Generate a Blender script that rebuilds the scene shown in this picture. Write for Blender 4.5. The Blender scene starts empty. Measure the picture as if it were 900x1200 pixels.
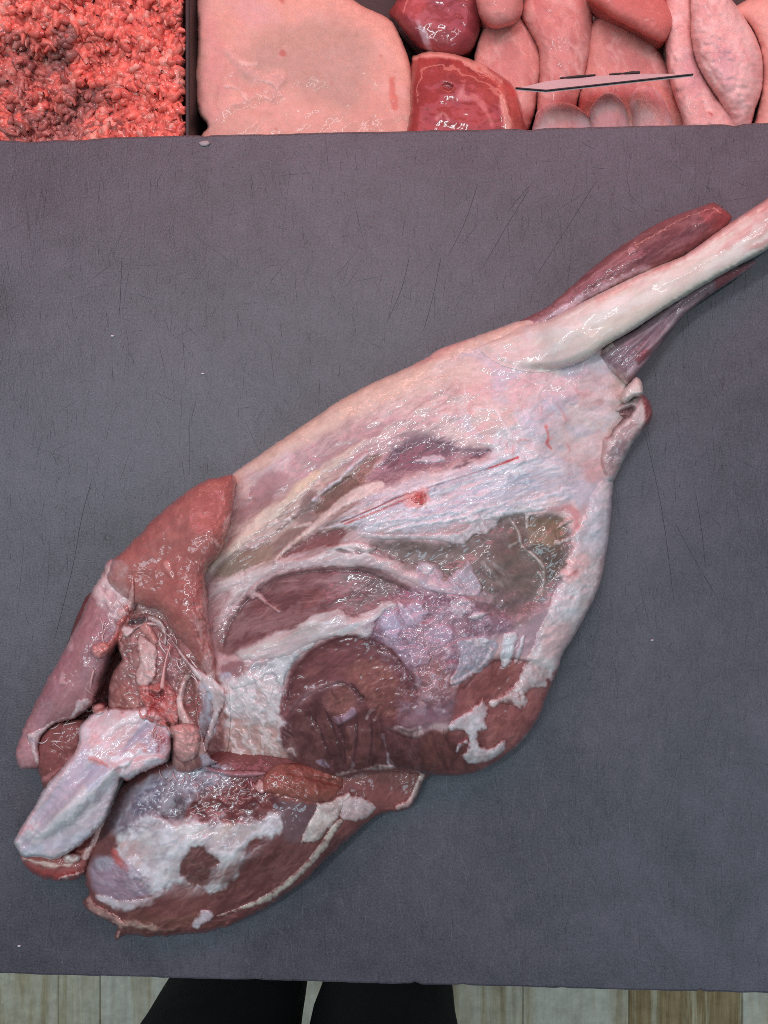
import bpy, bmesh, math, random
import numpy as np
random.seed(4)
C = bpy.context.scene
COL = C.collection
# ------------------------------------------------------------------ camera, world, lamps, exposure
D = 0.45                       # lens height over the board
FPX = 960.0                    # focal length in photo pixels (photo 900 x 1200)
TILT = math.radians(2.6)
CAM = np.array([D * math.tan(TILT), 0.0, D])
cd = bpy.data.cameras.new('camera'); cam = bpy.data.objects.new('camera', cd); COL.objects.link(cam)
cam.location = CAM; cam.rotation_euler = (0, TILT, 0)
cd.sensor_fit = 'VERTICAL'; cd.sensor_height = 36.0; cd.lens = FPX / 1200 * 36.0
cd.clip_start = 0.01; cd.clip_end = 50
C.camera = cam
W = bpy.data.worlds.new('World'); C.world = W; W.use_nodes = True
bg = W.node_tree.nodes['Background']; bg.inputs[0].default_value = (0.78, 0.90, 1.0, 1); bg.inputs[1].default_value = 0.11
C.view_settings.view_transform = 'Standard'; C.view_settings.look = 'None'
C.cycles.filter_width = 0.9; C.cycles.sample_clamp_indirect = 4.0; C.cycles.max_bounces = 6
C.cycles.use_denoising = False     # keep the small wet glints
C.view_settings.gamma = 1; C.view_settings.exposure = 0.0

def area(name, loc, target, size, size_y, power, color):
    l = bpy.data.lights.new(name, 'AREA'); l.shape = 'RECTANGLE'; l.size = size; l.size_y = size_y
    l.energy = power; l.color = color
    o = bpy.data.objects.new(name, l); COL.objects.link(o); o.location = loc
    d = np.array(target, float) - np.array(loc, float)
    import mathutils
    o.rotation_euler = mathutils.Vector(d).to_track_quat('-Z', 'Y').to_euler()
    return o
# ceiling tubes of the shop (cool white), the key row stands toward the display case
area('ceiling_tube', (-0.40, 0.50, 1.85), (0, 0, 0), 1.2, 0.06, 12.8, (0.83, 0.97, 1.0))
area('ceiling_tube', (0.62, 0.50, 1.85), (0, 0, 0), 0.05, 1.2, 6.0, (0.88, 0.95, 1.0))
area('ceiling_panel', (-0.98, -0.10, 1.75), (0, 0, 0), 0.22, 1.2, 7.8, (0.76, 0.91, 1.0))
area('ceiling_panel', (0.90, -0.75, 1.70), (0, 0, 0), 1.1, 0.30, 6.4, (0.56, 0.86, 1.0))
# red-tinted display case tube over the trays, and an added panel tinting the board
area('display_tube', (0.05, 0.62, 0.16), (0.02, 0.25, -0.10), 1.1, 0.05, 1.45, (1.0, 0.42, 0.36))
area('added_pink_panel', (0.0, 0.70, 0.85), (0.0, 0.12, 0.0), 1.5, 0.26, 4.9, (1.0, 0.24, 0.38))

# ------------------------------------------------------------------ helpers
def unproj(u, v, z):
    """photo pixel + height (m) -> world point"""
    u = np.asarray(u, float); v = np.asarray(v, float); z = np.asarray(z, float)
    dx = (u - 450) / FPX; dy = -(v - 600) / FPX
    ca, sa = math.cos(TILT), math.sin(TILT)
    rx = dx * ca - sa; ry = dy; rz = -dx * sa - ca
    t = (z - CAM[2]) / rz
    return np.stack([CAM[0] + rx * t, CAM[1] + ry * t, z + 0 * t], -1)
def pt(u, v, zmm): return tuple(float(c) for c in unproj(u, v, zmm / 1000.0))

RNG = np.random.RandomState(11)
TAB = RNG.rand(256, 256).astype(np.float32)
def vnoise(x, y, seed=0):
    x = x + seed * 37.31; y = y + seed * 17.77
    xi = np.floor(x).astype(np.int32); yi = np.floor(y).astype(np.int32)
    fx = (x - xi).astype(np.float32); fy = (y - yi).astype(np.float32)
    fx = fx * fx * (3 - 2 * fx); fy = fy * fy * (3 - 2 * fy)
    x0 = xi & 255; x1 = (xi + 1) & 255; y0 = yi & 255; y1 = (yi + 1) & 255
    a = TAB[y0, x0]; b = TAB[y0, x1]; c = TAB[y1, x0]; d = TAB[y1, x1]
    return (a + (b - a) * fx) * (1 - fy) + (c + (d - c) * fx) * fy
def fbm(u, v, scale, octv=3, seed=0, ang=0.0, stretch=1.0):
    """-1..1 ; ang = direction (deg, photo frame, y down) of the long axis, stretch = elongation"""
    a = math.radians(ang); ca, sa = math.cos(a), math.sin(a)
    x = (u * ca + v * sa) / (scale * stretch); y = (-u * sa + v * ca) / scale
    s = 0; amp = 0.5; tot = 0
    for k in range(octv):
        s = s + amp * (vnoise(x, y, seed + k * 3.1) * 2 - 1); tot += amp
        x = x * 2.03; y = y * 2.03; amp *= 0.55
    return s / tot
def ss(a, b, x):
    t = np.clip((x - a) / (b - a), 0, 1); return t * t * (3 - 2 * t)
def catmull(P, n=4, closed=True):
    P = np.array(P, float); N = len(P); out = []
    rng = range(N if closed else N - 1)
    for i in rng:
        if closed: p0, p1, p2, p3 = P[i - 1], P[i], P[(i + 1) % N], P[(i + 2) % N]
        else: p0, p1, p2, p3 = P[max(i - 1, 0)], P[i], P[i + 1], P[min(i + 2, N - 1)]
        for k in range(n):
            t = k / n
            out.append(0.5 * ((2 * p1) + (p2 - p0) * t + (2 * p0 - 5 * p1 + 4 * p2 - p3) * t * t + (3 * p1 - p0 - 3 * p2 + p3) * t ** 3))
    if not closed: out.append(P[-1])
    return np.array(out)
def sd_poly(P, U, V):
    d2 = np.full(U.shape, 1e12, np.float32); ins = np.zeros(U.shape, bool)
    N = len(P)
    for i in range(N):
        ax, ay = P[i]; bx, by = P[(i + 1) % N]
        ex, ey = bx - ax, by - ay; L = ex * ex + ey * ey
        if L < 1e-9: continue
        px, py = U - ax, V - ay
        t = np.clip((px * ex + py * ey) / L, 0, 1)
        qx = px - t * ex; qy = py - t * ey
        np.minimum(d2, qx * qx + qy * qy, out=d2)
        if ay != by:
            c = ((ay > V) != (by > V)) & (U < ax + (V - ay) * ex / ey)
            ins ^= c
    d = np.sqrt(d2)
    return np.where(ins, d, -d)
def sd_line(P, w, U, V):
    """P polyline, w half-width per point"""
    best = np.full(U.shape, -1e6, np.float32)
    for i in range(len(P) - 1):
        ax, ay = P[i]; bx, by = P[i + 1]
        ex, ey = bx - ax, by - ay; L = ex * ex + ey * ey + 1e-9
        px, py = U - ax, V - ay
        t = np.clip((px * ex + py * ey) / L, 0, 1)
        qx = px - t * ex; qy = py - t * ey
        best = np.maximum(best, (w[i] + (w[i + 1] - w[i]) * t) - np.sqrt(qx * qx + qy * qy))
    return best
def upsample(A, shape, k):
    h, w = shape
    yy = np.arange(h) / k; xx = np.arange(w) / k
    y0 = np.minimum(yy.astype(int), A.shape[0] - 2); x0 = np.minimum(xx.astype(int), A.shape[1] - 2)
    fy = (yy - y0)[:, None].astype(np.float32); fx = (xx - x0)[None].astype(np.float32)
    a = A[y0][:, x0]; b = A[y0][:, x0 + 1]; c = A[y0 + 1][:, x0]; d = A[y0 + 1][:, x0 + 1]
    return (a * (1 - fx) + b * fx) * (1 - fy) + (c * (1 - fx) + d * fx) * fy
def srgb2lin(c):
    c = np.asarray(c, float) / 255.0
    return np.where(c <= 0.04045, c / 12.92, ((c + 0.055) / 1.055) ** 2.4)
def prof(t, p=2.2, q=0.62):
    t = np.clip(t, 0, 1); return (1 - (1 - t) ** p) ** q

SEED = [1]
class Sheet:
    """A rounded piece of tissue: outline, height field in mm, colour and wetness per vertex."""
    def __init__(s, outline, S=1.25, base=(200, 180, 175), rag=0.8, rags=7, smooth=True, margin=3):
        SEED[0] += 1; s.seed = SEED[0]
        s.S = S
        P = catmull(outline, 4) if smooth else np.array(outline, float)
        s.P = P
        u0, v0 = P.min(0) - margin * S - rag; u1, v1 = P.max(0) + margin * S + rag
        nu = int((u1 - u0) / S) + 2; nv = int((v1 - v0) / S) + 2
        s.u0, s.v0 = u0, v0
        s.U, s.V = np.meshgrid((u0 + np.arange(nu) * S).astype(np.float32), (v0 + np.arange(nv) * S).astype(np.float32))
        s.sd = s.sdf(P, (slice(0, nv), slice(0, nu)))
        if rag: s.sd = s.sd + rag * fbm(s.U, s.V, rags, 3, s.seed)
        s.col = np.empty(s.U.shape + (3,), np.float32); s.col[:] = base
        s.h = np.zeros(s.U.shape, np.float32); s.wet = np.full(s.U.shape, 0.5, np.float32); s.spk = np.zeros(s.U.shape, np.float32)
    def sdf(s, P, sl, w=None):
        U = s.U[sl]; V = s.V[sl]
        f = (lambda a, b: sd_poly(P, a, b)) if w is None else (lambda a, b: sd_line(P, w, a, b))
        if U.size < 6000: return f(U, V)
        k = 2
        hh = (U.shape[0] + 3 * k) // k; ww = (U.shape[1] + 3 * k) // k
        u = U[0, 0] + np.arange(ww) * s.S * k; v = V[0, 0] + np.arange(hh) * s.S * k
        a, b = np.meshgrid(u.astype(np.float32), v.astype(np.float32))
        return upsample(f(a, b), U.shape, k)
    def dome(s, H, R, zm=0.35, z0=0.0, p=2.2, q=0.62):
        """H: mm, number or list of (u,v,h) control points. zm: share of H reached at the silhouette"""
        if isinstance(H, (list, tuple)):
            num = 0; den = 0
            for (a, b, h) in H:
                w = 1 / ((s.U - a) ** 2 + (s.V - b) ** 2 + 900.0) ** 1.5
                num = num + w * h; den = den + w
            H = num / den
        e = s.bulge() / R
        f = e / (1 + e ** 2.4) ** (1 / 2.4) * 1.06
        s.h = (z0 + H * (zm + (1 - zm) * f)).astype(np.float32)
        s.edge0 = z0; s.H = H
        return s
    def bulge(s):
        """smooth half-width field: sqrt(2*phi), laplace(phi) = -1 inside the outline (no creases)"""
        k = max(2, int(round(4 / s.S))); c = s.S * k
        sdc = s.sd[::k, ::k]; ins = sdc > 0
        phi = np.where(ins, np.minimum(sdc, 60) ** 2 * .5, 0).astype(np.float32)
        phi = np.pad(phi, 1); im = np.pad(ins, 1)
        for it in range(260):
            n = .25 * (phi[:-2, 1:-1] + phi[2:, 1:-1] + phi[1:-1, :-2] + phi[1:-1, 2:] + c * c)
            phi[1:-1, 1:-1] = np.where(ins, n, 0)
        phi = phi[1:-1, 1:-1]
        ratio = np.where(ins, phi / np.maximum(sdc, c * .5), 0); w = ins.astype(np.float32)
        for it in range(3):                      # spread the ratio past the outline
            rp = np.pad(ratio * w, 1); wp = np.pad(w, 1)
            sr = sum(rp[a:a + ratio.shape[0], b:b + ratio.shape[1]] for a in range(3) for b in range(3))
            sw = sum(wp[a:a + ratio.shape[0], b:b + ratio.shape[1]] for a in range(3) for b in range(3))
            new = sr / np.maximum(sw, 1e-6); ratio = np.where(w > 0, ratio, new); w = np.maximum(w, (sw > 0).astype(np.float32))
        if min(ratio.shape) < 3: return np.clip(s.sd, 0, None)
        R_ = upsample(np.pad(ratio, ((0, 2), (0, 2)), 'edge'), s.U.shape, k)
        return np.sqrt(np.clip(2 * R_ * np.clip(s.sd, 0, None), 0, None))
    def hair(s, P, n, cols, L=(10, 30), w=(.4, 1.0), ang=0, jit=12, a=.5, up=0.0, bend=.12, seed=0, soft=.8):
        """many thin strokes (fibres of fascia) strewn over polygon P"""
        up *= .5; bend *= .5; P = np.array(P, float); lo, hi = P.min(0), P.max(0); r = np.random.RandomState(seed + 31 * SEED[0]); SEED[0] += 1
        C_ = r.uniform(lo, hi, (n * 3, 2)); ok = sd_poly(P, C_[:, 0], C_[:, 1]) > 0; C_ = C_[ok][:n]
        for x, y in C_:
            th_ = math.radians((ang(x, y) if callable(ang) else ang) + r.normal(0, jit)); l = r.uniform(*L); ww = r.uniform(*w)
            d = np.array([math.cos(th_), math.sin(th_)]); nn = np.array([-d[1], d[0]]); b = r.normal(0, bend) * l
            Q = [np.array([x, y]) + d * l * t + nn * b * (1 - 4 * t * t) for t in (-.5, -.25, 0, .25, .5)]
            W_ = [ww * .15, ww * .8, ww, ww * .8, ww * .15]
            q = np.array(Q); lo2 = q.min(0) - 3; hi2 = q.max(0) + 3
            i0 = max(int((lo2[0] - s.u0) / s.S), 0); i1 = min(int((hi2[0] - s.u0) / s.S) + 2, s.U.shape[1])
            j0 = max(int((lo2[1] - s.v0) / s.S), 0); j1 = min(int((hi2[1] - s.v0) / s.S) + 2, s.U.shape[0])
            if i1 - i0 < 2 or j1 - j0 < 2: continue
            sl = (slice(j0, j1), slice(i0, i1))
            k = ss(-soft, soft, sd_line(Q, W_, s.U[sl], s.V[sl]))
            if cols is not None:
                c = np.array(cols[r.randint(len(cols))], np.float32); A = (k * a * r.uniform(.5, 1))[..., None]
                s.col[sl] = s.col[sl] * (1 - A) + c * A
            if up: s.h[sl] += up * k
        return s
    def mottle(s, P, c, a=.6, scale=8, ang=0, st=1, th=.1, sharp=.25, up=0, seed=0, f=8):
        """ragged film / show-through: colour c where ridged noise passes th, inside polygon P"""
        SEED[0] += 1; Q = catmull(P, 4); lo = Q.min(0) - f - 2; hi = Q.max(0) + f + 2
        i0 = max(int((lo[0] - s.u0) / s.S), 0); i1 = min(int((hi[0] - s.u0) / s.S) + 2, s.U.shape[1])
        j0 = max(int((lo[1] - s.v0) / s.S), 0); j1 = min(int((hi[1] - s.v0) / s.S) + 2, s.U.shape[0])
        sl = (slice(j0, j1), slice(i0, i1)); U, V = s.U[sl], s.V[sl]
        wx = fbm(U, V, scale * 1.5, 2, SEED[0] + 7) * scale * .8; wy = fbm(U, V, scale * 1.5, 2, SEED[0] + 8) * scale * .8
        n = fbm(U + wx, V + wy, scale, 4, SEED[0], ang, st)
        k = ss(th - sharp, th + sharp, n) * ss(-f, f, s.sdf(Q, sl))
        A = (k * a)[..., None]; s.col[sl] = s.col[sl] * (1 - A) + np.array(c, np.float32) * A
        if up: s.h[sl] += up * k
        return s
    def sample_col(s, U, V):
        x = np.clip((U - s.u0) / s.S, 0, s.U.shape[1] - 1.01).astype(int); y = np.clip((V - s.v0) / s.S, 0, s.U.shape[0] - 1.01).astype(int)
        return s.col[y, x]
    def drape(s, parents, t, R, sink=0.6, lift=0):
        b = surf(parents, s.U, s.V, -7.0)
        s.h = (b + lift + t * prof(np.clip(s.sd, 0, None) / R) - sink * (s.sd < 1.5)).astype(np.float32)
        s.drop = True
        return s
    def lump(s, amp, scale, octv=3, ang=0, stretch=1):
        s.h += amp * fbm(s.U, s.V, scale, octv, s.seed + 5, ang, stretch) * ss(0, 6, s.sd); return s
    def tint(s, amp, scale, octv=3, ang=0, stretch=1, c=(1, 1, 1)):
        n = fbm(s.U, s.V, scale, octv, s.seed + 9, ang, stretch)[..., None]
        s.col = s.col * (1 + amp * n * np.array(c)); return s
    def paint(s, P, c=None, a=1.0, f=4.0, rag=3.0, rags=10.0, fib=None, up=0.0, uf=None, wet=None, spk=None, w=None, line=False, var=0.05, smooth=True, ragang=0, ragst=1):
        """paint a region (polygon, or polyline with half-widths w): colour c, alpha a, feather f,
        ragged edge, fib = (ang, stretch, scale, amount) fibre break-up, up = raise in mm"""
        SEED[0] += 1; sd0 = SEED[0]; f = f * .72 if f > 2 else f
        if line or w is not None:
            n0 = len(P); Q = catmull(P, 4, False)
            ww = w if isinstance(w, (list, tuple)) else [w or 2.0] * n0
            ww = np.interp(np.linspace(0, n0 - 1, len(Q)), np.arange(n0), ww); pad = max(ww)
        else:
            Q = catmull(P, 4) if smooth else np.array(P, float); ww = None; pad = 0
        m = f * 1.5 + rag * 1.5 + pad + 2
        lo = Q.min(0) - m; hi = Q.max(0) + m
        i0 = max(int((lo[0] - s.u0) / s.S), 0); i1 = min(int((hi[0] - s.u0) / s.S) + 2, s.U.shape[1])
        j0 = max(int((lo[1] - s.v0) / s.S), 0); j1 = min(int((hi[1] - s.v0) / s.S) + 2, s.U.shape[0])
        if i1 - i0 < 3 or j1 - j0 < 3: return s
        sl = (slice(j0, j1), slice(i0, i1)); U = s.U[sl]; V = s.V[sl]
        sd = s.sdf(Q, sl, ww)
        if rag: sd = sd + rag * 1.3 * fbm(U, V, rags, 3, sd0, ragang, ragst)
        k = ss(-f, f, sd)
        if fib is not None:
            ang, st, sc, am = fib
            n = 0.5 + 0.9 * fbm(U, V, sc, 3, sd0 + 2, ang, st)
            kk = k * np.clip(1 - am + 2 * am * n, 0, 1)
        else: kk = k
        if c is not None:
            cc = np.array(c, np.float32)[None, None] * (1 + var * fbm(U, V, 5, 2, sd0 + 4)[..., None])
            A = (kk * a)[..., None]
            s.col[sl] = s.col[sl] * (1 - A) + cc * A
        if up: s.h[sl] += up * (ss(-(uf or f), (uf or f), sd))
        if wet is not None: s.wet[sl] = s.wet[sl] * (1 - k) + wet * k
        if spk is not None: s.spk[sl] = np.maximum(s.spk[sl], spk * k)
        return s
    def sample(s, U, V):
        x = np.clip((U - s.u0) / s.S, 0, s.U.shape[1] - 1.01); y = np.clip((V - s.v0) / s.S, 0, s.U.shape[0] - 1.01)
        i = x.astype(int); j = y.astype(int); fx = x - i; fy = y - j
        def g(A): return (A[j, i] * (1 - fx) + A[j, i + 1] * fx) * (1 - fy) + (A[j + 1, i] * (1 - fx) + A[j + 1, i + 1] * fx) * fy
        inside = (U > s.u0) & (V > s.v0) & (U < s.u0 + s.S * (s.U.shape[1] - 1)) & (V < s.v0 + s.S * (s.U.shape[0] - 1))
        return g(s.h), np.where(inside, g(s.sd), -1e3)
    def build(s, name, mat, parent=None, zfloor=None, K=1.0):
        U, V, sd = s.U.copy(), s.V.copy(), s.sd
        gy, gx = np.gradient(sd, s.S)
        gl = np.sqrt(gx * gx + gy * gy) + 1e-6
        ins = sd > 0
        cell = ins[:-1, :-1] | ins[1:, :-1] | ins[:-1, 1:] | ins[1:, 1:]
        use = np.zeros(U.shape, bool)
        use[:-1, :-1] |= cell; use[1:, :-1] |= cell; use[:-1, 1:] |= cell; use[1:, 1:] |= cell
        nx, ny = gx / gl, gy / gl
        out = use & ~ins
        mv = np.where(out, np.minimum(-sd / np.maximum(gl, 0.5), s.S * 1.4), 0)
        U = U + nx * mv; V = V + ny * mv
        idx = np.full(U.shape, -1, np.int64); n = int(use.sum()); idx[use] = np.arange(n)
        j, i = np.nonzero(cell)
        q = np.stack([idx[j, i], idx[j + 1, i], idx[j + 1, i + 1], idx[j, i + 1]], 1)
        co = unproj(U[use], V[use], s.h[use] / 1000.0)
        # skirt below the silhouette
        e = np.concatenate([q[:, [0, 1]], q[:, [1, 2]], q[:, [2, 3]], q[:, [3, 0]]])
        key = e[:, 0] * (n + 1) + e[:, 1]; rev = e[:, 1] * (n + 1) + e[:, 0]
        b = e[~np.isin(key, rev)]
        bv = np.unique(b); mp = np.full(n, -1, np.int64); mp[bv] = np.arange(len(bv))
        uu, vv = U[use][bv], V[use][bv]; zz = s.h[use][bv]; bx, by = nx[use][bv], ny[use][bv]
        verts = [co]; faces = [q]; src = [np.arange(n)]; off = n
        if getattr(s, 'drop', False): rings = [(0.0, None, 1.2), (0.0, None, 3.0)]
        else:
            zf = s.edge0 if zfloor is None else zfloor
            rings = [(0.03, .62, 0), (0.12, .30, 0), (0.26, 0.0, 0)]
        prev = None
        zb = zz.copy()
        for (ins_k, sh, dr) in rings:
            if sh is None: z = zb - dr; off_px = 0
            else:
                hgt = np.maximum(zb - zf, 0); z = zf + hgt * sh; off_px = hgt * ins_k / 0.47
            base = unproj(uu, vv, zb / 1000.0); c2 = unproj(uu + bx * off_px, vv + by * off_px, zb / 1000.0)
            c2[:, 2] = z / 1000.0
            verts.append(c2); src.append(bv)
            cur = off + np.arange(len(bv)); off += len(bv)
            a0 = b[:, 0]; b0 = b[:, 1]
            if prev is None: faces.append(np.stack([b0, a0, cur[mp[a0]], cur[mp[b0]]], 1))
            else: faces.append(np.stack([prev[mp[b0]], prev[mp[a0]], cur[mp[a0]], cur[mp[b0]]], 1))
            prev = cur
        co = np.concatenate(verts); q = np.concatenate(faces); src = np.concatenate(src)
        col = srgb2lin(np.clip(s.col[use], 0, 255))[src] * K
        wet = s.wet[use][src]; spk = s.spk[use][src]
        me = bpy.data.meshes.new(name)
        me.vertices.add(len(co)); me.vertices.foreach_set('co', co.astype(np.float32).ravel())
        me.loops.add(q.size); me.loops.foreach_set('vertex_index', q.astype(np.int32).ravel())
        me.polygons.add(len(q)); me.polygons.foreach_set('loop_start', np.arange(0, q.size, 4, dtype=np.int32))
        me.polygons.foreach_set('loop_total', np.full(len(q), 4, np.int32))
        me.polygons.foreach_set('use_smooth', np.ones(len(q), bool))
        me.update(calc_edges=True); me.validate()
        at = me.attributes.new('Col', 'FLOAT_COLOR', 'POINT')
        at.data.foreach_set('color', np.concatenate([col, np.ones((len(col), 1))], 1).astype(np.float32).ravel())
        at = me.attributes.new('wet', 'FLOAT', 'POINT'); at.data.foreach_set('value', wet.astype(np.float32))
        at = me.attributes.new('spk', 'FLOAT', 'POINT'); at.data.foreach_set('value', spk.astype(np.float32))
        me.materials.append(mat)
        o = bpy.data.objects.new(name, me); COL.objects.link(o)
        if parent is not None: o.parent = parent; o.matrix_parent_inverse = parent.matrix_world.inverted()
        return o
def surf(parents, U, V, tol=0.0):
    z = np.zeros(U.shape, np.float32)
    for p in parents:
        h, sd = p.sample(U, V)
        z = np.maximum(z, np.where(sd > tol, h, 0))
    return z

def link(name, bm, mat, parent=None, smooth=True):
    me = bpy.data.meshes.new(name); bm.to_mesh(me); bm.free()
    if smooth:
        for p in me.polygons: p.use_smooth = True
    if mat: me.materials.append(mat)
    o = bpy.data.objects.new(name, me); COL.objects.link(o)
    if parent is not None: o.parent = parent; o.matrix_parent_inverse = parent.matrix_world.inverted()
    return o
def empty(name, loc):
    o = bpy.data.objects.new(name, None); COL.objects.link(o); o.location = loc; o.empty_display_size = 0.05
    bpy.context.view_layer.update(); return o
def tag(o, label, cat=None, group=None, kind=None):
    if label: o['label'] = label
    if cat: o['category'] = cat
    if group: o['group'] = group
    if kind: o['kind'] = kind
    return o
def box(bm, x0, x1, y0, y1, z0, z1):
    v = [bm.verts.new(p) for p in [(x0, y0, z0), (x1, y0, z0), (x1, y1, z0), (x0, y1, z0), (x0, y0, z1), (x1, y0, z1), (x1, y1, z1), (x0, y1, z1)]]
    for f in [(0, 3, 2, 1), (4, 5, 6, 7), (0, 1, 5, 4), (1, 2, 6, 5), (2, 3, 7, 6), (3, 0, 4, 7)]: bm.faces.new([v[i] for i in f])
def tube(bm, pts, rad, seg=8):
    """tapered tube along world points"""
    import mathutils
    rings = []
    P = [mathutils.Vector(p) for p in pts]
    for i, p in enumerate(P):
        t = (P[min(i + 1, len(P) - 1)] - P[max(i - 1, 0)]).normalized()
        a = t.cross(mathutils.Vector((0, 0, 1)))
        if a.length < 1e-4: a = mathutils.Vector((1, 0, 0))
        a.normalize(); b = a.cross(t)
        rings.append([bm.verts.new(p + (a * math.cos(k * 2 * math.pi / seg) + b * math.sin(k * 2 * math.pi / seg)) * rad[i]) for k in range(seg)])
    for r, q in zip(rings, rings[1:]):
        for k in range(seg): bm.faces.new([r[k], r[(k + 1) % seg], q[(k + 1) % seg], q[k]])
    bm.faces.new(rings[0][::-1]); bm.faces.new(rings[-1])

# ------------------------------------------------------------------ materials
def nodes(name):
    m = bpy.data.materials.new(name); m.use_nodes = True
    nt = m.node_tree; return m, nt, nt.nodes['Principled BSDF']
def N(nt, t, **k):
    n = nt.nodes.new(t)
    for a, b in k.items():
        if a in n.inputs: n.inputs[a].default_value = b
        else: setattr(n, a, b)
    return n
def math_n(nt, op, a, b=None, clamp=False):
    n = nt.nodes.new('ShaderNodeMath'); n.operation = op; n.use_clamp = clamp
    for i, x in enumerate((a, b)):
        if x is None: continue
        if isinstance(x, (int, float)): n.inputs[i].default_value = x
        else: nt.links.new(x, n.inputs[i])
    return n.outputs[0]
def tissue(name, sss=0.06, rad=(0.0022, 0.0010, 0.0008), rough=(0.50, 0.26), bump=0.28, coat=0.66, grain=0.20, spec=0.28):
    m, nt, p = nodes(name); L = nt.links.new
    tc = N(nt, 'ShaderNodeTexCoord'); co = tc.outputs['Object']
    col = N(nt, 'ShaderNodeAttribute', attribute_name='Col'); wet = N(nt, 'ShaderNodeAttribute', attribute_name='wet'); spk = N(nt, 'ShaderNodeAttribute', attribute_name='spk')
    n1 = N(nt, 'ShaderNodeTexNoise', Scale=620.0, Detail=4.0, Roughness=0.65); L(co, n1.inputs['Vector'])
    n2 = N(nt, 'ShaderNodeTexNoise', Scale=170.0, Detail=2.5, Roughness=0.45, Distortion=0.2); L(co, n2.inputs['Vector'])
    g = math_n(nt, 'MULTIPLY_ADD', n1.outputs['Fac'], grain * 2)
    nt.nodes[-1].inputs[2].default_value = 1 - grain * 1.0
    g2 = math_n(nt, 'MULTIPLY_ADD', n2.outputs['Fac'], grain * 1.6); nt.nodes[-1].inputs[2].default_value = 1 - grain * 0.8
    gg = math_n(nt, 'MULTIPLY', g, g2)
    vm = N(nt, 'ShaderNodeVectorMath', operation='SCALE'); L(col.outputs['Color'], vm.inputs[0]); L(gg, vm.inputs['Scale'])
    L(vm.outputs[0], p.inputs['Base Color'])
    r = N(nt, 'ShaderNodeMapRange'); r.inputs['To Min'].default_value = rough[0]; r.inputs['To Max'].default_value = rough[1]
    L(wet.outputs['Fac'], r.inputs['Value'])
    rr = math_n(nt, 'MULTIPLY_ADD', n2.outputs['Fac'], 0.18); L(r.outputs[0], nt.nodes[-1].inputs[2])
    L(rr, p.inputs['Roughness'])
    p.inputs['Specular IOR Level'].default_value = spec
    p.inputs['Subsurface Weight'].default_value = sss; p.inputs['Subsurface Radius'].default_value = rad; p.inputs['Subsurface Scale'].default_value = 1.0
    p.inputs['Coat Weight'].default_value = coat; p.inputs['Coat Roughness'].default_value = 0.095
    n3 = N(nt, 'ShaderNodeTexNoise', Scale=300.0, Detail=1.0, Roughness=0.4, Distortion=0.15); L(co, n3.inputs['Vector'])
    b0 = N(nt, 'ShaderNodeBump', Strength=bump * .35, Distance=0.0009); L(n2.outputs['Fac'], b0.inputs['Height']); L(b0.outputs[0], p.inputs['Normal'])
    b1 = N(nt, 'ShaderNodeBump', Strength=bump * .33, Distance=0.0011); L(n2.outputs['Fac'], b1.inputs['Height'])
    b2 = N(nt, 'ShaderNodeBump', Distance=0.0013)
    st = math_n(nt, 'MULTIPLY_ADD', spk.outputs['Fac'], 0.24); nt.nodes[-1].inputs[2].default_value = bump * 0.16
    L(st, b2.inputs['Strength']); L(n3.outputs['Fac'], b2.inputs['Height']); L(b1.outputs[0], b2.inputs['Normal'])
    L(b2.outputs[0], p.inputs['Coat Normal'])
    cw = math_n(nt, 'MULTIPLY_ADD', wet.outputs['Fac'], coat * .9); nt.nodes[-1].inputs[2].default_value = coat * .45
    L(cw, p.inputs['Coat Weight'])
    return m
M_MEAT = tissue('muscle_tissue')
M_FAT = tissue('fat_tissue', sss=0.08, rad=(0.002, 0.0015, 0.0012), rough=(0.52, 0.32), bump=0.24, coat=0.55, grain=0.12)
M_BONE = tissue('bone_tissue', sss=0.06, rad=(0.002, 0.0015, 0.0012), rough=(0.5, 0.3), bump=0.16, coat=0.5, grain=0.07)
M_SKIN = tissue('poultry_tissue', sss=0.15, rough=(0.55, 0.35), bump=0.25, coat=0.16, grain=0.12)
def plain(name, rgb, rough=0.5, metal=0, noise=0.0, nscale=200, bump=0.0):
    m, nt, p = nodes(name); L = nt.links.new
    p.inputs['Roughness'].default_value = rough; p.inputs['Metallic'].default_value = metal
    tc = N(nt, 'ShaderNodeTexCoord'); n = N(nt, 'ShaderNodeTexNoise', Scale=float(nscale), Detail=4.0); L(tc.outputs['Object'], n.inputs['Vector'])
    mx = N(nt, 'ShaderNodeMapRange'); mx.inputs['To Min'].default_value = 1 - noise; mx.inputs['To Max'].default_value = 1 + noise
    L(n.outputs['Fac'], mx.inputs['Value'])
    c = N(nt, 'ShaderNodeVectorMath', operation='SCALE'); c.inputs[0].default_value = tuple(srgb2lin(rgb)); L(mx.outputs[0], c.inputs['Scale'])
    L(c.outputs[0], p.inputs['Base Color'])
    if bump:
        b = N(nt, 'ShaderNodeBump', Strength=bump, Distance=0.0006); L(n.outputs['Fac'], b.inputs['Height']); L(b.outputs[0], p.inputs['Normal'])
    return m
M_BLACK = plain('black_plastic', (26, 24, 26), 0.45, 0, 0.2, 120)
M_COUNTER = plain('counter_panel', (120, 122, 125), 0.5, 0, 0.1)
M_CLOTH = plain('black_cloth', (23, 23, 26), 0.9, 0, 0.35, 900, 0.4)
M_CARD = plain('white_card', (205, 190, 190), 0.6, 0, 0.05, 300)
M_INK = plain('black_ink', (30, 26, 28), 0.6, 0, 0.05)
M_STEEL = plain('brushed_steel', (150, 145, 145), 0.4, 0.6, 0.1)

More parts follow.
